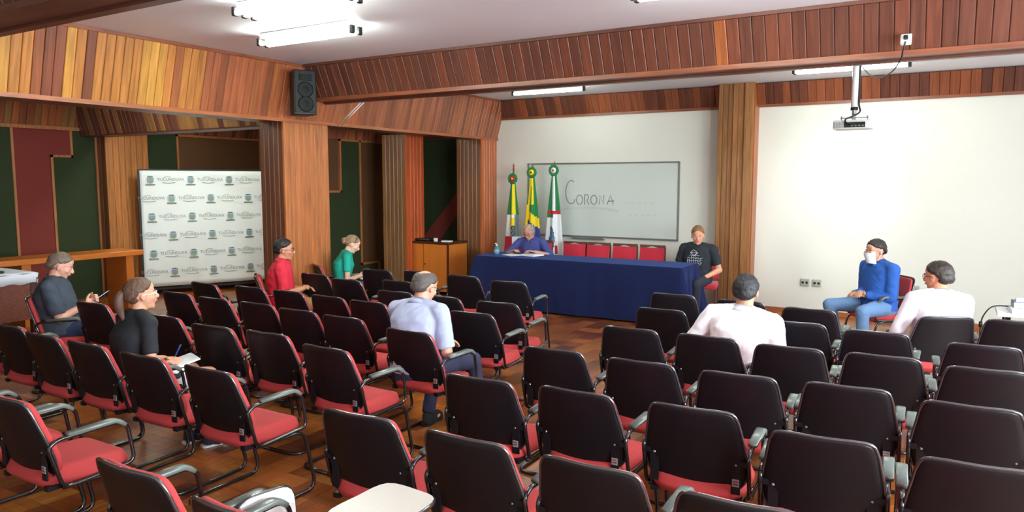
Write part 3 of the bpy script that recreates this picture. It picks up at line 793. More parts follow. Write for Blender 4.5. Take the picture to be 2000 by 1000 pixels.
flag(-5.90, 'green and yellow flag with a blue disc, middle one of the three', 'nation', 2.14)
flag(-5.50, 'green and white flag with a blue crest, rightmost of the three', 'town', 2.17)

# ------------------------------------------------------------------ lights
def light(x0, x1, y, label, tubes=1, z=CEIL, emit_z=.075):
    t = empty('ceiling_light', ((x0 + x1) / 2, y, z), 0, label, 'light', 'fluorescent ceiling lights')
    L = x1 - x0
    bm = BM(); box(bm, (0, 0, -.025), (L - .10, .07 + .07 * (tubes - 1), .045)); bevel(bm, .006, 1); obj('housing', bm, M['lightmetal'], t)
    for k in range(tubes):
        yo = (k - (tubes - 1) / 2) * .09
        bm = BM(); tube(bm, [(-L / 2 + .04, yo, -emit_z), (L / 2 - .04, yo, -emit_z)], .019, 12); obj('lamp_tube', bm, M['tubelit'], t, True)
        for s in (-1, 1):
            bm = BM(); box(bm, (s * (L / 2 - .02), yo, -emit_z + .012), (.035, .045, .07)); bevel(bm, .006, 1); obj('lamp_holder', bm, M['dark'], t)
    return t
light(-5.66, -4.46, 4.85, 'lit fluorescent lamp hanging lower, with dark end caps, near the loudspeaker', 2, emit_z=.09)
light(-4.85, -3.70, 3.98, 'lit fluorescent lamp cut by the top edge, left half of the picture', 3, emit_z=.08)
light(-2.05, -.85, 5.06, 'lit fluorescent lamp just peeping in at the top edge, right of the centre', 2)
light(-5.75, -4.55, 9.55, 'thin lit fluorescent lamp beyond the broad beam, above the flags')
light(-1.75, -.50, 9.40, 'lit fluorescent lamp beyond the broad beam, behind the projector pole', 2)
light(-9.7, -8.3, 5.2, 'added unseen fluorescent lamp in the left alcove, hidden by the fascia', 2)  # unseen lamp added to lift the light in the alcove
light(-9.9, -8.6, 7.25, 'added unseen fluorescent lamp in the left alcove, brightening the banner', 4)  # unseen lamp added to brighten the banner
# ------------------------------------------------------------------ projector
t = empty('projector', (-.97, 8.6, 0), 0, 'white projector hanging from the ceiling on a pole before the white wall', 'projector')
bm = BM(); lathe(bm, [(.034, 2.62), (.034, CEIL)], 16); obj('pole', bm, M['white'], t, True)
bm = BM(); lathe(bm, [(.07, CEIL - .012), (.07, CEIL)], 16); obj('ceiling_plate', bm, M['white'], t, True)
bm = BM(); lathe(bm, [(.037, 2.60), (.037, 2.63)], 16); obj('clamp', bm, M['dark'], t, True)
bm = BM(); lathe(bm, [(.022, 2.53), (.022, 2.60)], 12); bx(bm, -.13, .14, -.01, .01, 2.515, 2.525); bx(bm, -.01, .01, -.1, .1, 2.515, 2.525)
for a, b in ((-.12, 0), (.13, 0), (0, -.09), (0, .09)): bx(bm, a - .006, a + .006, b - .006, b + .006, 2.49, 2.54)
obj('mount', bm, M['alu'], t)
rot = Matrix.Rotation(R(-4), 4, 'Z')
bm = BM(); box(bm, (0, 0, 2.445), (.37, .27, .095)); bevel(bm, .018, 3); hs = obj('housing', bm, M['lightmetal'], t, True)
bm = BM(); box(bm, (-.02 + .045, -.136, 2.44), (.20, .012, .055)); obj('port_panel', bm, M['dark'], hs)
bm = BM()
for k in range(4): box(bm, (.0 + k * .035, -.1435, 2.43), (.02, .006, .012))
obj('port', bm, M['alu'], hs)
bm = BM()
for k in range(7): box(bm, (-.165 + k * .015, -.136, 2.44), (.006, .008, .06))
obj('vent', bm, M['ink'], hs)
bm = BM(); lathe(bm, [(.035, 0), (.035, .03), (.028, .032)], 16, M=Matrix.Translation((.11, .13, 2.45)) @ Matrix.Rotation(R(-90), 4, 'X')); obj('lens', bm, M['darkglass'], hs, True)
bm = BM(); tube(bm, spline([(.042, -.01, 3.15), (.042, -.01, 2.85), (.045, -.02, 2.66), (.06, -.04, 2.58), (.0, -.09, 2.53), (-.06, -.15, 2.50), (-.05, -.165, 2.46), (.03, -.15, 2.44)], 5, closed=False), .009, 6); obj('cable', bm, M['dark'], t, True)
ls = bpy.data.lights.new('added_wall_glow', 'SPOT'); ls.energy = 40; ls.spot_size = R(62); ls.spot_blend = 1; ls.color = (.9, .97, 1); ls.shadow_soft_size = .03  # spot added to brighten the white wall, not a known projector beam
lo = bpy.data.objects.new('added_wall_glow', ls); COL.objects.link(lo); lo.location = (-.86, 8.80, 2.44)
lo.rotation_euler = (V((-1.55, YW, 1.45)) - V((-.86, 8.80, 2.44))).to_track_quat('-Z', 'Y').to_euler()
# beam socket and hanging cable
t = empty('power_socket', (-.385, 6.375, 2.905), 0, 'white power socket with a black plug, high on the broad beam', 'socket')
Mt = Matrix.Rotation(R(-21.8), 4, 'X')
bm = BM(); box(bm, (0, -.012, 0), (.075, .03, .085), Mt); bevel(bm, .006, 1); obj('socket_box', bm, M['lightmetal'], t)
bm = BM(); box(bm, (0, -.045, 0), (.03, .04, .022), Mt); bevel(bm, .005, 1); obj('plug', bm, M['dark'], t)
bm = BM(); tube(bm, spline([(-.385, 6.32, 2.89), (-.40, 6.34, 2.83), (-.42, 6.44, 2.775), (-.52, 6.9, 2.74), (-.70, 7.6, 2.80), (-.88, 8.3, 3.0), (-.925, 8.58, 3.14)], 6, closed=False), .006, 6)
tag(obj('power_cable', bm, M['dark'], None, True), 'thin black cable sagging from the beam socket to the projector pole', 'cable')
# white straps next to the speaker
for k, (xa, xb) in enumerate(((-6.25, -6.75), (-6.20, -6.73))):
    bm = BM(); tube(bm, [(xa, 6.82, 2.80), (xb, 6.95 + .03 * k, 2.56)], .007, 6)
    tag(obj('white_cable', bm, M['white'], None, True), '%s white cable strung between the broad beam and the left fascia' % ('upper' if k == 0 else 'lower'), 'cord', 'white cords beside the loudspeaker')
# ------------------------------------------------------------------ loudspeaker
t = empty('loudspeaker', (-6.52, 6.14, 2.60), R(62), 'black two-cone loudspeaker mounted high in the corner above the column', 'speaker')
bm = BM(); prism(bm, [(-.13, -.14), (.13, -.14), (.10, .14), (-.10, .14)], lambda u, v, s: V((u, v, .01 + .50 * s))); bevel(bm, .012, 2); cb = obj('cabinet', bm, M['dark'], t, True)
bm = BM(); bx(bm, -.118, .118, -.152, -.141, .03, .49); bevel(bm, .004, 1); obj('grille', bm, M['grille'], t)
for i, z in enumerate((.13, .29)):
    bm = BM(); lathe(bm, [(.085, 0), (.088, .006), (.075, .008), (.045, .002), (.03, .008), (.005, .014)], 24, M=Matrix.Translation((0, -.152, z)) @ Matrix.Rotation(R(90), 4, 'X')); obj('cone', bm, M['cone'], t, True)
bm = BM(); bx(bm, -.07, .07, -.162, -.152, .39, .46); bevel(bm, .004, 1); bx(bm, -.05, .05, -.166, -.160, .405, .445); obj('horn', bm, M['cone'], t)
bm = BM(); box(bm, (0, .2, .3), (.05, .16, .05)); box(bm, (0, .27, .3), (.12, .02, .16)); obj('wall_bracket', bm, M['dark'], t)
# ------------------------------------------------------------------ wall outlets
for i, x in enumerate((-1.755, -1.60, -.41)):
    t = empty('wall_outlet', (x, YW - .001, .452), 0, 'grey double outlet low on the white wall, %s' % ('leftmost of the pair near the column', 'right one of the pair near the column', 'the lone one behind the masked man')[i], 'outlet', 'outlets low on the white wall')
    bm = BM(); box(bm, (0, -.012, 0), (.115, .024, .10)); bevel(bm, .006, 1); obj('box', bm, mat('outlet_grey', srgb(170, 172, 165), .5), t)
    for s in (-1, 1):
        bm = BM(); box(bm, (s * .026, -.027, -.002), (.028, .006, .032)); obj('socket', bm, M['dark'] if i < 2 else M['inkgreen'], t)
# ------------------------------------------------------------------ cabinet with things on it
t = empty('wooden_cabinet', (-7.38, 9.85, 0), 0, 'honey-coloured two-door cabinet in the corner alcove left of the table', 'cabinet')
bm = BM(); bx(bm, -.35, .38, -.20, .30, .05, .84); obj('body', bm, M['cabtop'], t)
bm = BM(); bx(bm, -.37, .40, -.24, .32, .84, .87); bevel(bm, .004, 1); obj('top', bm, M['cabtop'], t)
bm = BM(); bx(bm, -.34, -.135, -.222, -.20, .06, .83); obj('door', bm, M['cabinet'], t)
bm = BM(); bx(bm, -.12, .335, -.222, -.20, .06, .83); d = obj('door', bm, M['cabinet'], t)
bm = BM(); bx(bm, .38, .386, -.2, .30, .06, .83); obj('side_panel', bm, M['cabinet'], t)
bm = BM(); ell(bm, (-.09, -.235, .5), (.012, .012, .012), u=10, v=6); obj('knob', bm, M['cabtop'], d, True)
t = empty('laptop_bag', (-7.58, 9.78, .871), 0, 'flat dark case lying on the left of the wooden cabinet', 'case')
bm = BM(); box(bm, (0, 0, .02), (.28, .22, .04)); bevel(bm, .015, 2); obj('case_body', bm, M['dark'], t, True)
bm = BM(); tube(bm, fillet([(-.05, -.105, .02), (-.05, -.14, .02), (.05, -.14, .02), (.05, -.105, .02)], .02), .006, 6); obj('handle', bm, M['dark'], t, True)
bm = BM(); lathe(bm, [(.03, 0), (.034, .002), (.036, .055), (.034, .055), (.03, .004)], 16); o = obj('cup', bm, M['lightmetal'], None, True); o.location = (-7.32, 9.72, .871); tag(o, 'small pale cup on the wooden cabinet beside the dark case', 'cup')
sheet('paper_pad', -7.12, 9.76, .8715, .16, .1, 5, 'small white pad on the right of the wooden cabinet', th=.018)
# ------------------------------------------------------------------ left bench and cloth-covered table
t = empty('wooden_bench_table', (-10.33, 5.2, 0), 0, 'plain wooden side table standing before the coloured panels', 'table')
bm = BM(); box(bm, (0, .1, .835), (.56, 2.1, .07)); bevel(bm, .005, 1); obj('tabletop', bm, M['bench'], t)
for y in (-.42, .95):
    bm = BM(); box(bm, (0, y, .40), (.5, .11, .80)); obj('leg_panel', bm, M['bench'], t)
t = empty('covered_table', (-9.70, 4.1, 0), 0, 'dark desk with a white cloth, cropped by the left edge', 'desk')
bm = BM(); box(bm, (0, 0, .76), (.8, .84, .04)); tone(obj('tabletop', bm, M['boardX'], t), T_DARK)
for sx in (-.36, .36):
    for sy in (-.38, .38):
        bm = BM(); box(bm, (sx, sy, .37), (.07, .07, .74)); tone(obj('leg', bm, M['board'], t), srgb(80, 34, 22))
bm = BM(); box(bm, (.37, 0, .46), (.03, .7, .46)); tone(obj('modesty_panel', bm, M['boardX'], t), srgb(120, 60, 40))
bm = BM(); nx, ny = 24, 24; rows = []
def cz(u, v):
    e = max(abs(u), abs(v)); return .728 if e < .9 else .728 - (e - .9) * 1.25 + .01 * sin(u * 17 + v * 13)
for j in range(ny + 1):
    rows.append([bm.verts.new((max(-.41, min(.41, (u := i / nx * 2 - 1) * .45)) * 1.0 + .012 * sin(j) * (abs(u) > .93), max(-.43, min(.43, (v := j / ny * 2 - 1) * .47)) + .012 * sin(i * 1.3) * (abs(v) > .93), cz(u, v))) for i in range(nx + 1)])
for j in range(ny):
    for i in range(nx): bm.faces.new((rows[j][i], rows[j][i + 1], rows[j + 1][i + 1], rows[j + 1][i]))
o = obj('white_cloth', bm, M['whitecloth'], None, True); o.location = (-9.70, 4.1, .06); sm = o.modifiers.new('s', 'SOLIDIFY'); sm.thickness = .004; sm.offset = 1
tag(o, 'white cloth spread over the dark desk at the left edge', 'cloth')
bm = BM(); box(bm, (0, 0, .012), (.17, .06, .024)); bevel(bm, .008, 2); o = obj('spectacle_case', bm, M['dark'], None, True); o.location = (-9.5, 4.2, .795); tag(o, 'small dark case lying on the white cloth', 'case')
# ------------------------------------------------------------------ banner
def banner():
    a, b = V((-11.30, 7.13, 0)), V((-10.35, 9.05, 0)); d = (b - a); L = d.length; rz = math.atan2(d.y, d.x)
    t = empty('press_banner', a, rz, 'large white banner printed all over with small crests and grey words', 'banner')
    z0, z1 = .13, 2.03
    bm = BM(); nx, nz = 40, 24; g = []
    def off(u, v): return -.012 + .010 * sin(u * 9 + v * 2.4) * v * (1 - v) * 2 - .018 * math.exp(-((u - .18 - .25 * (1 - v)) / .05) ** 2) * (1 - v)
    for j in range(nz + 1): g.append([bm.verts.new((L * i / nx, off(i / nx, j / nz), z0 + (z1 - z0) * j / nz)) for i in range(nx + 1)])
    for j in range(nz):
        for i in range(nx): bm.faces.new((g[j][i], g[j][i + 1], g[j + 1][i + 1], g[j + 1][i]))
    sh = obj('banner_sheet', bm, M['banner'], t, True); sd = sh.modifiers.new('s', 'SOLIDIFY'); sd.thickness = .002; sd.offset = 1
    for f in ((-.03, 0, 0.0, z1 + .02), (L, L + .03, 0.0, z1 + .02)):
        bm = BM(); bx(bm, f[0], f[1], -.0, .03, f[2], f[3]); obj('frame_post', bm, M['dark'], t)
    for f in ((z1, z1 + .025), (.07, .11)):
        bm = BM(); bx(bm, 0, L, .0, .03, f[0], f[1]); obj('frame_rail', bm, M['dark'], t)
    for x in (.2, L - .2):
        bm = BM(); bx(bm, x - .02, x + .02, -.12, .30, 0, .03); obj('foot', bm, M['dark'], t)
    # crest
    bm = BM()
    def pr(poly, mi, y=0): prism(bm, poly[::-1], lambda u, v, s: V((u, -.001 - y - .0015 * (1 - s), v)), mi)
    pr([(-.052, -.02), (-.062, .05), (.062, .05), (.052, -.02), (.03, -.05), (-.03, -.05)], 4)
    pr([(-.045, .0), (-.045, .045), (.045, .045), (.045, .0)], 1, .0016); pr([(-.045, -.02), (-.045, .0), (.045, .0), (.045, -.02), (0, -.045)], 2, .0016)
    pr([(-.04, .055), (-.044, .075), (-.025, .068), (-.018, .082), (0, .07), (.018, .082), (.025, .068), (.044, .075), (.04, .055)], 3)
    pr([(-.075, -.07), (-.07, -.055), (.07, -.055), (.075, -.07)], 3)
    bmesh.ops.recalc_face_normals(bm, faces=bm.faces[:])
    cm = bpy.data.meshes.new('crest'); bm.to_mesh(cm); bm.free()
    for k in ('ink', 'inkblue', 'inkgreen', 'inkdark', 'lightmetal'): cm.materials.append(M[k])
    # word
    cu = bpy.data.curves.new('word', 'FONT'); cu.body = 'TUCUNDUVA'; cu.size = .066; cu.align_x = 'CENTER'; cu.extrude = .0006; cu.resolution_u = 2
    tmp = bpy.data.objects.new('word', cu); COL.objects.link(tmp); tmp.rotation_euler = (R(90), 0, 0)
    bpy.context.view_layer.update()
    wm = bpy.data.meshes.new_from_object(tmp.evaluated_get(bpy.context.evaluated_depsgraph_get())); bpy.data.objects.remove(tmp)
    wm.transform(Matrix.Rotation(R(90), 4, 'X')); bmw = BM(); bmw.from_mesh(wm)
    ribbon(bmw, [(-.13 + .2 * i / 10, -.025 - .010 * sin(pi * i / 10)) for i in range(11)], .008, -.001)
    ribbon(bmw, [(-.11 + .12 * i / 10, .055 + .014 * sin(pi * i / 10)) for i in range(11)], .006, -.001)
    wm2 = bpy.data.meshes.new('word'); bmw.to_mesh(wm2); bmw.free(); wm2.materials.append(M['ink'])
    pitch = .305; k0 = 0
    for r in range(6):
        z = z1 - .165 - r * .303
        for c in range(8):
            x = .15 + (c - (r % 2) * .0) * pitch + (.0 if r % 2 == 0 else 0)
            crest = (c + r) % 2 == 0
            hw = .08 if crest else .16
            if x < hw - .02 or x > L - hw * .3: continue
            u, v = x / L, (z - z0) / (z1 - z0)
            if crest: o = link('crest', cm, None, sh)
            else: o = link('printed_word', wm2, None, sh)
            o.location = (x, off(u, v) - .012, z)
banner()
# ------------------------------------------------------------------ small table at the right with books
t = empty('side_table', (.95, 7.72, 0), 0, 'small white-topped table with dark legs at the right edge', 'table')
bm = BM(); box(bm, (0, 0, .72), (1.2, .5, .035)); bevel(bm, .004, 1); obj('tabletop', bm, M['white'], t)
for sx in (-.52, .52):
    for sy in (-.2, .2):
        bm = BM(); box(bm, (sx, sy, .35), (.04, .04, .70)); obj('leg', bm, M['tubeblack'], t)
bm = BM(); bx(bm, -.52, .52, -.21, -.19, .60, .63); obj('rail', bm, M['alu'], t)
def book(x, y, z, w, d, h, rz, m, label):
    t = empty('book', (x, y, z), R(rz), label, 'book', 'books on the small right-hand table')
    bm = BM(); bx(bm, -w / 2 + .004, w / 2 - .004, -d / 2 + .004, d / 2 - .004, .003, h - .003); obj('pages', bm, M['paper'], t)
    bm = BM(); bx(bm, -w / 2, w / 2, -d / 2, d / 2, 0, .003); bx(bm, -w / 2, w / 2, -d / 2, d / 2, h - .003, h); bx(bm, -w / 2, -w / 2 + .003, -d / 2, d / 2, 0, h); obj('cover', bm, M[m], t)
book(.56, 7.62, .739, .24, .3, .028, 5, 'paper', 'white book lying flat on the table under the grey-blue one')
book(.60, 7.70, .768, .27, .2, .05, 3, 'greybook', 'thick grey-blue book on top of the white one')
book(.62, 7.72, .819, .26, .19, .012, -2, 'paper', 'thin white book topmost of the stack on the small table')
book(.92, 7.62, .739, .3, .22, .035, -4, 'bluebook', 'dark blue book at the right edge of the small table')
book(.90, 7.64, .775, .22, .17, .018, 4, 'paper', 'white booklet lying on the dark blue book')
bm = BM(); tube(bm, spline([(.50, 7.72, .76), (.34, 7.66, .765), (.27, 7.64, .70), (.24, 7.64, .58), (.25, 7.66, .30), (.26, 7.7, .02)], 6, closed=False), .006, 6); tube(bm, [(.24, 7.64, .62), (.24, 7.64, .57)], .014, 8)
tag(obj('hanging_cable', bm, M['dark'], None, True), 'thin black cord hanging off the left end of the small white table', 'cord')

# ------------------------------------------------------------------ people
SK = {}
def skin(c): 
    if c not in SK: SK[c] = mat('skin', srgb(*c), .55, nscale=14, namt=.06)
    return SK[c]
CL = {}
def clothm(name, c, **k):
    key = (name, c)
    if key not in CL: CL[key] = mat(name, srgb(*c), .85, nscale=180, namt=.07, bump=.05, bscale=300, **k)
    return CL[key]
def cone(bm, a, b, ra, rb, n=14, ba=True, bb=True):
    a, b = V(a), V(b)
    m = 4; tube(bm, [a.lerp(b, i / m) for i in range(m + 1)], [ra + (rb - ra) * i / m for i in range(m + 1)], n)
    if ba: ell(bm, a, (ra * .995,) * 3, u=n, v=8)
    if bb: ell(bm, b, (rb * .995,) * 3, u=n, v=8)
def basis(d, hint):
    z = V(d).normalized(); x = V(hint) - z * V(hint).dot(z); x.normalize(); return Matrix((x, z.cross(x), z)).transposed()
def frame(origin, x, y, z):
    m = Matrix((V(x), V(y), V(z))).transposed().to_4x4(); m.translation = origin; return m
def ik(a, c, l1, l2, pole):
    a, c = V(a), V(c); d = c - a; L = min(d.length, (l1 + l2) * .999); d.normalize()
    h = (l1 * l1 - l2 * l2 + L * L) / (2 * L); r = math.sqrt(max(l1 * l1 - h * h, 0)); p = V(pole); p = (p - d * p.dot(d)).normalized()
    return a + d * h + p * r, a + d * L
def loft(bm, rings, n=28):
    """rings: (centre, ux, uy, rx, ry)"""
    rs = []
    for c, ux, uy, rx, ry in rings:
        row = []
        for k in range(n):
            a = 2 * pi * k / n; ca, sa = cos(a), sin(a)
            e = .82
            row.append(bm.verts.new(c + ux * rx * math.copysign(abs(ca) ** e, ca) + uy * ry * math.copysign(abs(sa) ** e, sa)))
        rs.append(row)
    for a, b in zip(rs, rs[1:]):
        for k in range(n): bm.faces.new((a[k], a[(k + 1) % n], b[(k + 1) % n], b[k]))
    bm.faces.new(rs[0][::-1]); bm.faces.new(rs[-1])
def remeshed(name, bm, mats, parent, voxel, smooth=4, wr=0, wscale=9, seed=0, cut=None):
    bmesh.ops.recalc_face_normals(bm, faces=bm.faces[:])
    me = bpy.data.meshes.new('t'); bm.to_mesh(me); bm.free()
    o = bpy.data.objects.new('t', me); COL.objects.link(o)
    r = o.modifiers.new('r', 'REMESH'); r.mode = 'VOXEL'; r.voxel_size = voxel
    if smooth:
        s = o.modifiers.new('s', 'SMOOTH'); s.iterations = smooth; s.factor = .5
    dg = bpy.context.evaluated_depsgraph_get(); dg.update()
    m2 = bpy.data.meshes.new_from_object(o.evaluated_get(dg)); bpy.data.objects.remove(o); bpy.data.meshes.remove(me)
    if wr:
        n = len(m2.vertices); nr = [v.normal.copy() for v in m2.vertices]
        for v, q in zip(m2.vertices, nr):
            p = v.co
            f = noise.noise(V((p.x * wscale + seed, p.y * wscale, (p.z + p.x * .6) * wscale * 1.9)))
            g = 1 - abs(noise.noise(V((p.x * wscale * 1.6 + seed + 9, p.y * wscale * 1.4, (p.z - p.x * .8) * wscale * 2.2)))) * 2
            v.co = p + q * (f * wr * .7 + g * wr * .6)
    for p in m2.polygons: p.use_smooth = True
    m2.name = name
    return link(name, m2, mats, parent)
def hand(bm, wrist, d, palm, side, curl=.6, s=1.0):
    """d forearm direction, palm: palm normal, side: +1 right hand / -1 left (thumb side)"""
    d = V(d).normalized(); pn = V(palm); pn = (pn - d * pn.dot(d)).normalized(); th = d.cross(pn).normalized() * side
    fr = frame(V(wrist) + d * .045 * s, th, pn, d)
    ell(bm, (0, 0, 0), (.040 * s, .016 * s, .052 * s), fr, 14, 8)
    ell(bm, (.018 * s, .004, -.012 * s), (.02 * s, .014 * s, .03 * s), fr, 10, 6)
    for k, (fx, L) in enumerate(((.030, .072), (.011, .082), (-.010, .076), (-.029, .060))):
        p = V(wrist) + d * .088 * s + th * fx * s * 1.0 - (pn * 0); a = 0; q = p.copy(); r = .0088 * s
        pts = [V(wrist) + d * .06 * s + th * fx * .9 * s, q.copy()]; rr = [.010 * s, r]
        for j in range(3):
            a += curl * (.5, .8, .5)[j]
            q = q + (d * cos(a) + pn * sin(a)) * L * s * (.42, .32, .26)[j]; pts.append(q.copy()); rr.append(r * (1, .93, .8)[j])
        tube(bm, pts, rr, 8); ell(bm, pts[-1], (rr[-1],) * 3, u=8, v=6)
        for pp, r_ in zip(pts[1:-1], rr[1:-1]): ell(bm, pp, (r_ * .99,) * 3, u=8, v=6)
    p0 = V(wrist) + d * .022 * s + th * .028 * s; p1 = p0 + (d * .6 + th * .65 + pn * .25).normalized() * .042 * s
    p2 = p1 + (d * .9 + th * .1 + pn * .5).normalized() * .034 * s; p3 = p2 + (d * .9 - th * .15 + pn * .6).normalized() * .024 * s
    tube(bm, [p0, p1, p2, p3], [.015 * s, .0115 * s, .010 * s, .0085 * s], 8); ell(bm, p3, (.0085 * s,) * 3, u=8, v=6); ell(bm, p1, (.0115 * s,) * 3, u=8, v=6)
def person(label, loc, rz, skin_c=(214, 160, 130), top='tee', top_c=(60, 60, 60), legs_c=(50, 60, 90), shoe_c=(30, 28, 28), lean=.06, side=0,
           yaw=0, pitch=0, roll=0, hands=None, feet=None, knees_out=.12, hair=None, glasses=False, female=False, s=1.0, bulk=1.0, mask=False,
           sleeve=.62, collar=True, bare_legs=False, seat=.44, twist=0, palms=None, curl=.6, belt=None, poles=None, seed=0, hairtop=1, stub=False, undershirt=None):
    t = empty('person', loc, R(rz), label, 'person')
    hip = V((0, .255, seat + .08)); 
    up = V((sin(side), sin(lean), cos(lean) * cos(side))).normalized()
    rt = V((cos(R(twist)), sin(R(twist)), 0)); rt = (rt - up * rt.dot(up)).normalized(); fw = up.cross(rt).normalized()
    rt0 = V((1, 0, 0)); fw0 = V((0, 1, 0))
    sw = (.165 if female else .188) * s; nk = hip + up * .475 * s
    def sp(tt, curve=.0):  # spine with slight curve forward at the top
        return hip + up * tt * s + fw * (.03 * sin(min(1, max(0, tt / .47)) * pi) * -1)
    k = bulk
    prof = [(-.10, .150, .115), (-.03, .178, .130), (.05, .172, .128), (.14, .158, .122), (.24, .166, .122), (.33, .180, .118), (.385, .172, .102), (.425, .135, .086), (.45, .092, .070), (.47, .068, .060)]
    if female: prof = [(-.10, .150, .11), (-.03, .178, .125), (.05, .165, .115), (.14, .140, .10), (.24, .146, .115), (.31, .155, .125), (.37, .15, .095), (.42, .11, .075), (.445, .07, .058), (.465, .055, .05)]
    def torso(bm, off=0, lo=-1, hi=2):
        rg = []
        for tt, rx, ry in prof:
            if not (lo <= tt <= hi): continue
            bl = min(1, max(0, tt / .3)); ux = (rt0 * (1 - bl) + rt * bl).normalized(); uy = (fw0 * (1 - bl) + fw * bl).normalized()
            belly = (k - 1) * .06 if .0 <= tt <= .25 else 0
            rg.append((sp(tt) + uy * belly, ux, uy, rx * s * (k ** .6) + off, (ry * s * k + off + belly)))
        loft(bm, rg)
    sh = {q: sp(.400) + rt * sw * q * (k ** .4) for q in (-1, 1)}
    la, lf = .285 * s, .255 * s
    hands = hands or {1: (.14, .48, .62), -1: (-.14, .48, .62)}
    palms = palms or {1: (-.6, 0, -.8), -1: (.6, 0, -.8)}
    poles = poles or {1: (.5, -.5, -.8), -1: (-.5, -.5, -.8)}
    el, wr = {}, {}
    for q in (-1, 1): el[q], wr[q] = ik(sh[q], hands[q], la, lf, poles[q])
    feet = feet or {1: (.12, .62, .08), -1: (-.12, .62, .08)}
    kn, an, hj = {}, {}, {}
    for q in (-1, 1):
        hj[q] = hip + rt0 * .095 * s * q; kn[q], an[q] = ik(hj[q], feet[q], .43 * s, .42 * s, (knees_out * q, .6, 1))
    # head
    hb = sp(.455); hc = hb + up * .035 * s + fw * .016 * s
    Rh = Matrix.Rotation(R(twist + yaw), 3, 'Z') @ Matrix.Rotation(-R(pitch), 3, 'X') @ Matrix.Rotation(R(roll), 3, 'Y')
    hx, hy, hz = Rh @ V((1, 0, 0)), Rh @ V((0, 1, 0)), Rh @ V((0, 0, 1))
    HC = hc + hz * .088 * s + hy * .012 * s; HF = frame(HC, hx, hy, hz); hs = s * (.94 if female else 1.0)
    HFs = HF @ Matrix.Scale(hs, 4)
    sk = skin(skin_c)
    bm = BM()
    torso(bm, -.020 if top else 0, hi=.43)
    TR = lambda bm, off: [cone(bm, sp(.435) + rt * .05 * q * s, sh[q] + up * .006, (.052 + off) * s * k ** .3, (.050 + off) * s * k ** .3) for q in (-1, 1)]
    TR(bm, -.016)
    cone(bm, sp(.42), HC - hz * .045 * s - hy * .012, .060 * s * (.85 if female else 1) * k ** .3, .054 * s * (.85 if female else 1) * k ** .3)
    E_ = lambda c, r, u=18, v=12: ell(bm, c, r, HFs, u, v)
    E_((0, -.014, .030), (.076, .096, .088)); E_((0, .022, -.015), (.064, .070, .082)); E_((0, .030, -.068), (.046, .052, .040)); E_((0, .060, -.088), (.024, .022, .020))
    E_((0, .078, .022), (.048, .016, .010)); E_((0, .068, .052), (.046, .018, .034))
    for q in (-1, 1):
        E_((q * .076, -.004, -.006), (.010, .019, .031)); E_((q * .040, .055, -.022), (.022, .026, .022))
    tube(bm, [HFs @ V(p) for p in ((0, .082, .020), (0, .098, -.006), (0, .108, -.024))], [.008 * hs, .011 * hs, .014 * hs], 10)
    E_((0, .104, -.026), (.017, .013, .011), 10, 8); E_((0, .088, -.052), (.024, .010, .010), 12, 6)
    for q in (-1, 1):
        cone(bm, sh[q], el[q], .052 * s * k ** .5 * (.8 if female else 1), .038 * s * (.85 if female else 1)); cone(bm, el[q], wr[q], .042 * s * (.82 if female else 1), .026 * s * (.85 if female else 1))
        d = (wr[q] - el[q]).normalized()
        hand(bm, wr[q], d, palms[q], q, curl, s * (.92 if female else 1))
        if bare_legs:
            cone(bm, hj[q], kn[q], .085 * s, .056 * s); cone(bm, kn[q], kn[q].lerp(an[q], .4), .054 * s, .055 * s); cone(bm, kn[q].lerp(an[q], .4), an[q], .055 * s, .034 * s)
        else:
            cone(bm, hj[q], kn[q], .07 * s, .048 * s); cone(bm, kn[q], an[q], .046 * s, .034 * s)
        ell(bm, an[q] + V((0, .05, -.045)), (.036, .10, .03))
    remeshed('body', bm, sk, t, .0062, 2)
    # face details
    hd = t
    for q in (-1, 1):
        bm = BM(); ell(bm, (q * .031, .076, .008), (.0125, .012, .0085), HFs, 10, 8); e = obj('eye', bm, M['eyewhite'], t, True)
        bm = BM(); ell(bm, (q * .031, .0855, .007), (.0055, .0035, .006), HFs, 8, 6); obj('iris', bm, M['iris'], e, True)
        hcol = (hair or {}).get('brow', (60, 45, 35))
        bm = BM(); tube(bm, [HFs @ V((q * x, y, z)) for x, y, z in ((.013, .094, .024), (.030, .090, .031), (.048, .074, .025))], [.003, .0045, .0025], 6, flat=.7); obj('eyebrow', bm, mat('brow', srgb(*hcol), .8), t, True)
    if not mask:
        bm = BM(); tube(bm, [HFs @ V(p) for p in ((-.024, .088, -.053), (-.010, .098, -.050), (0, .099, -.052), (.010, .098, -.050), (.024, .088, -.053))], [.002, .0045, .005, .0045, .002], 8, flat=.9); obj('lips', bm, M['lip'], t, True)
    # shirt
    if top:
        tm = clothm('shirt_cloth', top_c)
        bm = BM(); torso(bm, .006, -.09, .455); TR(bm, .006)
        cone(bm, sp(.42), sp(.462) + fw * .008, .080 * s * k ** .3, .068 * s * k ** .3, bb=False)
        ln = sleeve
        for q in (-1, 1):
            ar = .060 * s * k ** .5 * (.8 if female else 1)
            ell(bm, sh[q] - rt * q * .012 - up * .008, (ar * 1.02,) * 3)
            if ln <= 1: cone(bm, sh[q], sh[q].lerp(el[q], ln), ar * 1.06, ar * 1.0, bb=False)
            else:
                cone(bm, sh[q], el[q], ar * 1.04, ar * .86); cone(bm, el[q], el[q].lerp(wr[q], min(1, ln - 1)), ar * .86, ar * .62, bb=False)
        sh_o = remeshed('shirt', bm, tm, t, .0095, 3, .0075 if not female else .0035, 8, seed)
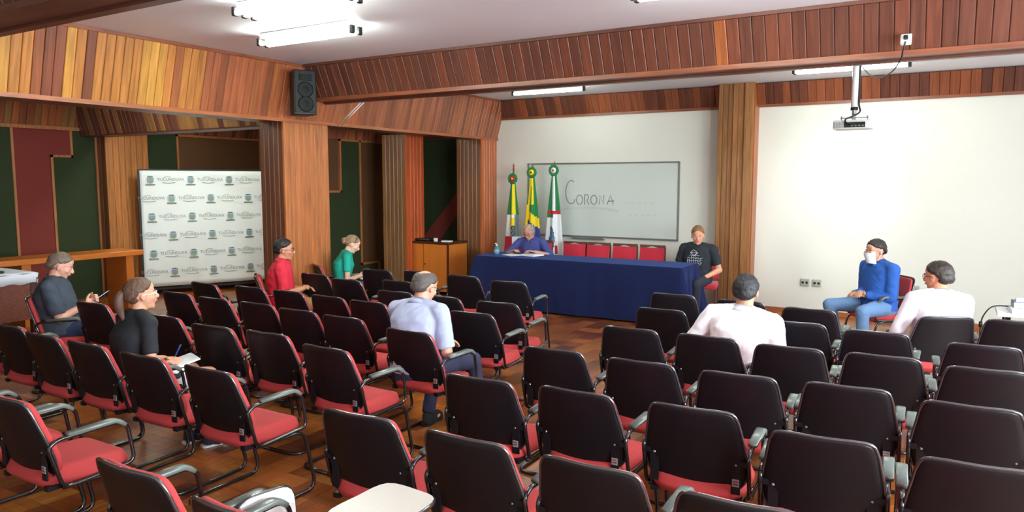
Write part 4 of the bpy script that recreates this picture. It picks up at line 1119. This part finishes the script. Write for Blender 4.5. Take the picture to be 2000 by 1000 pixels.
        if collar:
            bm = BM(); ring = []
            c0 = sp(.462) + fw * .006
            for i in range(25):
                a = -pi / 2 + .28 + (2 * pi - .56) * i / 24 + pi
                ring.append((a, i))
            rows = [[], [], []]
            for a, i in ring:
                dv = rt * cos(a) + fw * -sin(a) * -1
                dv = rt * cos(a - 0) + fw * sin(a)
                fr_ = (1 + dv.dot(fw)) / 2
                h = .046 - .006 * fr_
                base = c0 + dv * .070 * s * k ** .3 - up * (.010 + .022 * fr_) + fw * .006
                rows[0].append(bm.verts.new(base)); rows[1].append(bm.verts.new(base + up * h - dv * .004)); rows[2].append(bm.verts.new(base + dv * .024 + up * (.010 - .016 * fr_)))
            for r0, r1 in ((0, 1), (1, 2)):
                for i in range(24): bm.faces.new((rows[r0][i], rows[r0][i + 1], rows[r1][i + 1], rows[r1][i]))
            co = obj('collar', bm, tm, t, True); sd = co.modifiers.new('s', 'SOLIDIFY'); sd.thickness = .004
        else:
            bm = BM(); tube(bm, [sp(.462) + fw * .006 + (rt * cos(a) + fw * sin(a)) * .066 * s - up * .010 * (1 + sin(a)) + fw * .004 for a in [2 * pi * i / 24 for i in range(24)]], .005, 6, closed=True); obj('neckband', bm, tm, t, True)
    # trousers
    lm = clothm('trouser_cloth', legs_c)
    bm = BM(); torso(bm, .000, -.2, .06); c0 = sp(-.05)
    for q in (-1, 1):
        cone(bm, hj[q], kn[q], .092 * s * (k ** .4), .064 * s)
        if not bare_legs: cone(bm, kn[q], an[q] + V((0, 0, .0)), .064 * s, .048 * s, bb=False)
    if bare_legs:
        bm.free(); bm = BM(); torso(bm, .004, -.2, .06)
        for q in (-1, 1): cone(bm, hj[q], hj[q].lerp(kn[q], .72), .098 * s, .078 * s, bb=False)
        tr = remeshed('skirt', bm, None, t, .009, 3, .003, 8, seed)
        tr.data.materials.append(M['skirt'])
    else: remeshed('trousers', bm, lm, t, .0095, 3, .004, 10, seed + 3)
    for q in (-1, 1):
        fx = V((0.15 * q, 1, 0)).normalized(); sx = V((fx.y, -fx.x, 0)); o_ = V((an[q].x, an[q].y, 0)) + fx * .06
        fm = frame(o_, sx, fx, V((0, 0, 1)))
        bm = BM(); ell(bm, (0, .0, .045), (.046, .13, .042), fm, 14, 10); ell(bm, (0, -.06, .065), (.042, .06, .05), fm, 14, 10); ell(bm, (0, .085, .035), (.045, .055, .03), fm, 12, 8); box(bm, (0, .01, .012), (.072, .22, .022), fm)
        so = remeshed('shoe', bm, clothm('shoe_leather', shoe_c), t, .008, 2)
        bm = BM(); prism(bm, [(p.x, p.y) for p in spline([(-.036, -.11), (0, -.125), (.036, -.11), (.034, 0), (.046, .08), (0, .145), (-.046, .08), (-.034, 0)], 3)], lambda u, v, s_: fm @ V((u, v, .001 + .016 * s_)))
        obj('sole', bm, M['white'] if female and bare_legs else M['dark'], so)
    # hair
    if hair:
        def hmask(d):
            """signed: >0 where hair grows"""
            x, y, z = d; f = hair.get('front', .66); sd_ = hair.get('side', -.02); bk = hair.get('back', -.50) - .26
            if y > 0: u = min(1, y / .92) ** 2.4; h = sd_ * (1 - u) + f * u
            else: u = min(1, -y / .75); h = sd_ * (1 - u) + bk * u
            if .30 < y < .75 and abs(x) > .5: h = max(h, .14)
            m = (z - h) * 4.5
            if abs(x) > .80 and -.25 < y < .28 and z < .05: m = min(m, -1 if z < -.05 else m)
            if hair.get('bald'):
                b = math.hypot(x / .62, (y - hair.get('baldy', -.1)) / .75)
                if z > .5: m = min(m, (b - .8) * 5)
            return max(-1, min(1, m))
        bm = BM(); nu, nv = 72, 44; rows = []
        for j in range(nv + 1):
            th = pi * j / nv; row = []
            for i in range(nu):
                a = 2 * pi * i / nu; d = V((sin(th) * cos(a), sin(th) * sin(a), cos(th)))
                mk = hmask(d); thk = hair.get('thick', .013)
                if hair.get('topthick') and d.z > .5: thk += hair['topthick'] * (d.z - .5) * 2
                nz_ = noise.noise(d * 5 + V((seed, 0, 0))) * .0045 + noise.noise(V((d.x * 26, d.y * 26, d.z * 9)) + V((0, seed, 0))) * .0022
                # skull support
                r = 1 / math.sqrt((d.x / .077) ** 2 + (d.y / .097) ** 2 + (d.z / .089) ** 2)
                if d.y < 0 and d.z < -.15: r *= 1 + .26 * min(1, (-d.z - .15) * 1.8) * min(1, -d.y * 2.2)
                rr = r + ((thk * mk * (1.5 - .5 * mk) + nz_ * min(1, mk * 2.5) + .0002) if mk > 0 else -.014 * min(1, -mk * 4))
                row.append(bm.verts.new(HFs @ (V((0, -.014, .030)) + d * rr)))
                if j in (0, nv): break
            rows.append(row)
        for j in range(nv):
            a_, b_ = rows[j], rows[j + 1]
            for i in range(nu):
                kk = (i + 1) % nu
                if j == 0: bm.faces.new((a_[0], b_[i], b_[kk]))
                elif j == nv - 1: bm.faces.new((a_[i], b_[0], a_[kk]))
                else: bm.faces.new((a_[i], b_[i], b_[kk], a_[kk]))
        hm = mat('hair', srgb(*hair['c']), .5, nscale=9, namt=.35, bump=.5, bscale=30, stretch=(6, 6, 1))
        ho = obj('hair', bm, hm, t, True)
        if hair.get('tail'):
            bm = BM(); pts = spline([HFs @ V(p) for p in ((0, -.10, .035), (0, -.135, .02), (0, -.150, -.04), (.0, -.145, -.10), (.01, -.13, -.16))], 5, closed=False)
            n_ = len(pts); tube(bm, pts, [.016 + .016 * sin(pi * min(1, (i / n_) * 1.2)) * (1 if i < n_ - 1 else .3) for i in range(n_)], 12)
            obj('ponytail', bm, hm, ho, True)
            bm = BM(); tube(bm, [HFs @ V((.018 * cos(a), -.116 + .0 * a, .030 + .018 * sin(a))) for a in [2 * pi * i / 12 for i in range(12)]], .006, 6, closed=True); obj('hair_tie', bm, M['dark'], ho, True)
        if hair.get('bun'):
            bm = BM()
            for kx in range(9):
                rr = random.Random(kx); ell(bm, (rr.uniform(-.02, .02), -.125 + rr.uniform(-.015, .01), .0 + rr.uniform(-.03, .03)), (.026, .024, .028), HFs, 10, 8)
            o2 = remeshed('hair_bun', bm, hm, ho, .008, 2)
            bm = BM(); tube(bm, [HFs @ V((.083 * cos(a), -.012 + .02, .035 + .088 * sin(a))) for a in [pi * i / 14 for i in range(15)]], .006, 6); obj('head_band', bm, M['dark'], ho, True)
    if stub:
        bm = BM(); ell(bm, (0, .036, -.074), (.0475, .054, .040), HFs, 16, 10); obj('beard_stubble', bm, mat('stubble', srgb(120, 82, 62), .9), t, True)
    if glasses:
        bm = BM()
        for q in (-1, 1):
            tube(bm, [HFs @ V((q * .032 + .023 * cos(a), .098 - .012 * abs(cos(a)) * (1 if cos(a) * q > 0 else 0), .006 + .016 * sin(a))) for a in [2 * pi * i / 16 for i in range(16)]], .0022, 6, closed=True)
            tube(bm, [HFs @ V(p) for p in ((q * .056, .088, .010), (q * .078, .05, .010), (q * .084, -.005, .010), (q * .084, -.02, -.004))], .0022, 6)
        tube(bm, [HFs @ V(p) for p in ((-.010, .100, .010), (0, .104, .012), (.010, .100, .010))], .0022, 6)
        obj('glasses', bm, M['lens'] if glasses is True else M[glasses], t, True)
    if mask:
        bm = BM(); nu, nv = 18, 12; g = []
        for j in range(nv + 1):
            v = j / nv; row = []
            for i in range(nu + 1):
                u = i / nu * 2 - 1; a = u * 1.15
                zz = .000 - .108 * v; wd = .078 - .022 * v
                row.append(bm.verts.new(HFs @ V((wd * sin(a) * 1.0, .020 + (.110 - .012 * abs(v - .35)) * cos(a) - .018 * v, zz + .018 * u * u * (1 - 2 * v)))))
            g.append(row)
        for j in range(nv):
            for i in range(nu): bm.faces.new((g[j][i], g[j][i + 1], g[j + 1][i + 1], g[j + 1][i]))
        mo = obj('face_mask', bm, M['fwhite'], t, True); sd = mo.modifiers.new('s', 'SOLIDIFY'); sd.thickness = .003; sd.offset = 1
        for q in (-1, 1):
            bm = BM(); tube(bm, [HFs @ V(p) for p in ((q * .071, .055, -.008), (q * .084, .01, .022), (q * .083, -.02, .0), (q * .074, .01, -.04), (q * .055, .04, -.09))], .0022, 6); obj('ear_loop', bm, M['fwhite'], mo, True)
    t['_w'] = 0; del t['_w']
    info = dict(wr=wr, el=el, sh=sh, HF=HFs, sp=sp, rt=rt, fw=fw, up=up, kn=kn)
    return t, info
def skirt_mat():
    m = bpy.data.materials.new('zebra_skirt_cloth'); m.use_nodes = True; nt = m.node_tree; b = nt.nodes['Principled BSDF']
    tc = nt.nodes.new('ShaderNodeTexCoord'); wv = nt.nodes.new('ShaderNodeTexWave'); wv.inputs['Scale'].default_value = 9; wv.inputs['Distortion'].default_value = 7; wv.inputs['Detail Scale'].default_value = 1.2
    cr = nt.nodes.new('ShaderNodeValToRGB'); cr.color_ramp.interpolation = 'CONSTANT'; cr.color_ramp.elements[0].color = srgb(34, 34, 40); cr.color_ramp.elements[1].color = srgb(220, 224, 228); cr.color_ramp.elements[1].position = .38
    nt.links.new(tc.outputs['Object'], wv.inputs[0]); nt.links.new(wv.outputs['Fac'], cr.inputs[0]); nt.links.new(cr.outputs[0], b.inputs['Base Color']); b.inputs['Roughness'].default_value = .85
    return m
M['skirt'] = skirt_mat()
CLASP = {1: (.035, .50, .64), -1: (-.035, .50, .64)}
def world(t, p): return Matrix.LocRotScale(t.location, t.rotation_euler, None) @ V(p)
# P1 man in charcoal polo with phone
chair(-7.18, 3.42, -38, 'dark red armchair under the man in the charcoal polo', OCC)
t, i = person('heavy man in charcoal polo looking down at a phone at the far left', (-7.10, 3.35, 0), -38, (218, 160, 138), 'polo', (62, 70, 84), (40, 52, 84), lean=-.06, pitch=22, yaw=4, bulk=1.22,
              hands={1: (.05, .47, .73), -1: (-.05, .49, .74)}, palms={1: (-.9, -.1, .3), -1: (.9, -.1, .3)}, curl=.8, hair=dict(c=(112, 96, 84), front=.55, side=.0, back=-.45, thick=.010, brow=(110, 90, 75)), seed=1, sleeve=.85)
bm = BM(); box(bm, (0, 0, 0), (.072, .145, .009)); bevel(bm, .004, 2); ph = obj('phone', bm, M['darkglass'], None, True)
ph.location = world(t, (.0, .60, .80)); ph.rotation_euler = (R(35), 0, R(-38)); tag(ph, 'phone in the hands of the man in the charcoal polo', 'phone')
bm = BM(); box(bm, (0, 0, .0055), (.064, .13, .001)); o = obj('screen', bm, mat('phone_screen', srgb(200, 215, 235), .2, emit=.8), ph)
# P2 woman in black t-shirt
t, i = person('woman in black T-shirt with ponytail and white-framed glasses, folder on her lap', (-4.68, 2.58, 0), -6, (206, 148, 120), 'tee', (26, 28, 34), (60, 60, 60), shoe_c=(34, 40, 60), female=True, lean=.10, pitch=-4, yaw=-14,
              hands={1: (.10, .46, .62), -1: (-.02, .47, .63)}, palms={1: (-.3, 0, -1), -1: (.3, 0, -1)}, hair=dict(c=(92, 64, 50), front=.60, side=-.12, back=-.30, thick=.012, tail=1, brow=(70, 50, 40)), glasses='fwhite', collar=False, bare_legs=True,
              feet={1: (.20, .66, .09), -1: (.02, .62, .09)}, seed=2, sleeve=.68, s=1.0)
bm = BM(); box(bm, (0, 0, 0), (.22, .30, .012)); bevel(bm, .003, 1); o = obj('folder', bm, M['fwhite'], None); o.location = world(t, (.05, .50, .595)); o.rotation_euler = (R(14), 0, R(-20)); tag(o, 'white folder on the lap of the woman in black', 'folder')
bm = BM(); tube(bm, [(0, 0, 0), (.03, .04, .10)], .005, 8); o = obj('pen', bm, M['fblue'], None, True); o.location = world(t, (-.01, .53, .615)); tag(o, 'blue pen in the hand of the woman in black', 'pen')
# P3 man in red polo
chair(-6.66, 5.52, -40, 'dark red armchair under the man in the red polo', OCC)
t, i = person('man in red polo with dark hair and glasses, hands clasped, beside the banner', (-6.53, 5.45, 0), -42, (196, 138, 108), 'polo', (206, 36, 60), (150, 120, 70), lean=-.02, pitch=4, yaw=-6,
              hands={1: (.05, .47, .67), -1: (-.03, .48, .66)}, hair=dict(c=(30, 26, 26), front=.60, side=-.02, back=-.42, thick=.013), glasses=True, seed=3, sleeve=.85, bulk=1.06)
# P4 woman in turquoise
chair(-6.86, 6.62, -34, 'dark red armchair under the woman in turquoise', OCC)
t, i = person('woman in turquoise top with tied-up fair hair, writing on a pad', (-6.74, 6.60, 0), -40, (226, 178, 156), 'tee', (20, 160, 140), (90, 110, 150), female=True, lean=.12, pitch=30, yaw=-4,
              hands={1: (.06, .48, .68), -1: (-.03, .46, .67)}, hair=dict(c=(150, 122, 92), front=.60, side=-.05, back=-.38, thick=.010, bun=1, brow=(120, 90, 70)), collar=False, seed=4, sleeve=.62, s=.98)
bm = BM(); box(bm, (0, 0, 0), (.20, .27, .010)); o = obj('notepad', bm, M['paper'], None); o.location = world(t, (.06, .58, .655)); o.rotation_euler = (R(6), 0, R(-34)); tag(o, 'white pad on the lap of the woman in turquoise', 'notepad')
bm = BM(); tube(bm, [(0, 0, 0), (.02, -.03, .10)], .005, 8); o = obj('pen', bm, M['dark'], None, True); o.location = world(t, (.05, .57, .668)); tag(o, 'pen in the hand of the woman in turquoise', 'pen')
# P5 man in grey-blue shirt, from behind
t, i = person('balding grey-haired man in grey-blue short-sleeved shirt, seen from behind, bent forward', (-3.30, 3.87, 0), 0, (214, 156, 132), 'shirt', (168, 174, 204), (44, 46, 72), lean=.17, side=-.03, pitch=20, yaw=-6, bulk=1.12,
              hands={1: (.10, .52, .64), -1: (.0, .54, .64)}, hair=dict(c=(84, 76, 72), front=.62, side=-.08, back=-.50, thick=.009, bald=1, baldy=-.22), glasses=True, feet={1: (.26, .70, .09), -1: (-.08, .50, .09)}, seed=5, sleeve=.9)
# P6 man at head table
t, i = person('grey-haired man in purple-blue shirt and glasses writing at the navy table', (-5.60, 10.18, 0), 182, (206, 150, 128), 'shirt', (66, 72, 138), (40, 44, 60), lean=.16, pitch=26, yaw=2, bulk=1.1,
              hands={1: (.16, .60, .80), -1: (-.20, .58, .80)}, palms={1: (0, 0, -1), -1: (0, 0, -1)}, hair=dict(c=(150, 145, 140), front=.72, side=-.02, back=-.45, thick=.007, bald=1, baldy=.25, brow=(120, 110, 105)), glasses=True, seed=6, sleeve=1.1, poles={1: (.9, -.3, -.5), -1: (-.9, -.3, -.5)})
bm = BM(); tube(bm, [(0, 0, 0), (-.02, .04, .12)], .005, 8); o = obj('pen', bm, M['dark'], None, True); o.location = (-5.50, 9.46, .80); o.rotation_euler = (0, 0, 0); tag(o, 'pen in the hand of the man writing at the navy table', 'pen')
# P7 man in dark printed tee
t, i = person('man in printed black T-shirt at the right end of the navy table', (-2.98, 10.19, 0), 176, (220, 160, 130), 'tee', (36, 42, 50), (40, 44, 60), lean=.04, pitch=10, yaw=22, bulk=1.08, s=1.04,
              hands={1: (.17, .44, .62), -1: (-.15, .42, .56)}, hair=dict(c=(140, 100, 66), front=.62, side=-.0, back=-.40, thick=.009, topthick=.010, brow=(140, 100, 70)), collar=False, seed=7, sleeve=.72)
# chest print (a lattice of pale strokes following the chest)
bm = BM()
def chest(u, v, e=.0):
    p = i['sp'](.205 + v) + i['rt'] * u; a = u / .19
    return p + i['fw'] * ((.128 * 1.05) * math.sqrt(max(.05, 1 - a * a)) ** .82 + .030 + e)
def stroke(pts, w=.004):
    q = [chest(u, v) for u, v in pts]; tube(bm, q, w, 4, flat=.6)
for r_ in range(5):
    z = .02 + r_ * .035; w_ = (.07, .10, .11, .07, .035)[r_]
    stroke([(-w_ + 2 * w_ * n / 10, z + .005 * sin(n * 2.1 + r_)) for n in range(11)])
for n in range(7):
    x = -.09 + n * .03; stroke([(x, .02), (x + .015, .05), (x, .085), (x + .012, .12)][: 4 if abs(x) < .06 else 3], .003)
stroke([(-.05, .16), (0, .20), (.05, .16), (0, .12), (-.05, .16)], .005); stroke([(-.10, .03), (-.06, -.01), (0, .0), (.06, -.01), (.10, .03)], .005)
obj('chest_print', bm, M['fwhite'], t)
# P8 man in white shirt from behind
t, i = person('dark-haired man in bright white shirt, seen from behind in the right block', (-1.24, 4.82, 0), 0, (200, 140, 112), 'shirt', (232, 228, 234), (50, 70, 120), lean=.03, side=.07, pitch=6, yaw=6, bulk=1.2,
              hands={1: (.16, .42, .62), -1: (-.20, .42, .62)}, poles={1: (.4, -.5, -.8), -1: (-.7, -.5, -.6)}, hair=dict(c=(28, 26, 30), front=.60, side=-.05, back=-.52, thick=.012), seed=8, sleeve=1.95)
# P9 man with glasses in white shirt
chair(-.02, 6.53, 26, 'black-backed armchair turned left, under the man in white with glasses', OCC)
t, i = person('man in pale white shirt with dark hair and glasses, turned to the left', (.02, 6.44, 0), 28, (196, 132, 104), 'shirt', (226, 218, 228), (60, 60, 70), lean=.0, side=.06, pitch=4, yaw=32, bulk=1.1,
              hands={1: (.10, .50, .62), -1: (-.22, .46, .60)}, poles={1: (.5, -.5, -.6), -1: (-.5, -.5, -.6)}, hair=dict(c=(48, 38, 32), front=.58, side=-.02, back=-.42, thick=.015), glasses=True, seed=9, sleeve=1.95)
# P10 masked man
chair(-.47, 9.12, 130, 'red armchair facing the room, holding the masked man', OCC)
t, i = person('man in bright blue shirt and white face mask, hands clasped, by the white wall', (-.48, 8.94, 0), 134, (206, 150, 122), 'shirt', (40, 92, 176), (104, 138, 180), lean=.06, pitch=8, yaw=2, shoe_c=(60, 64, 62),
              hands={1: (.05, .46, .66), -1: (-.03, .47, .65)}, hair=dict(c=(46, 38, 36), front=.58, side=-.04, back=-.42, thick=.011), mask=True, seed=10, sleeve=1.9, knees_out=.3,
              feet={1: (.20, .56, .09), -1: (-.22, .60, .09)}, bulk=1.14, s=1.03)
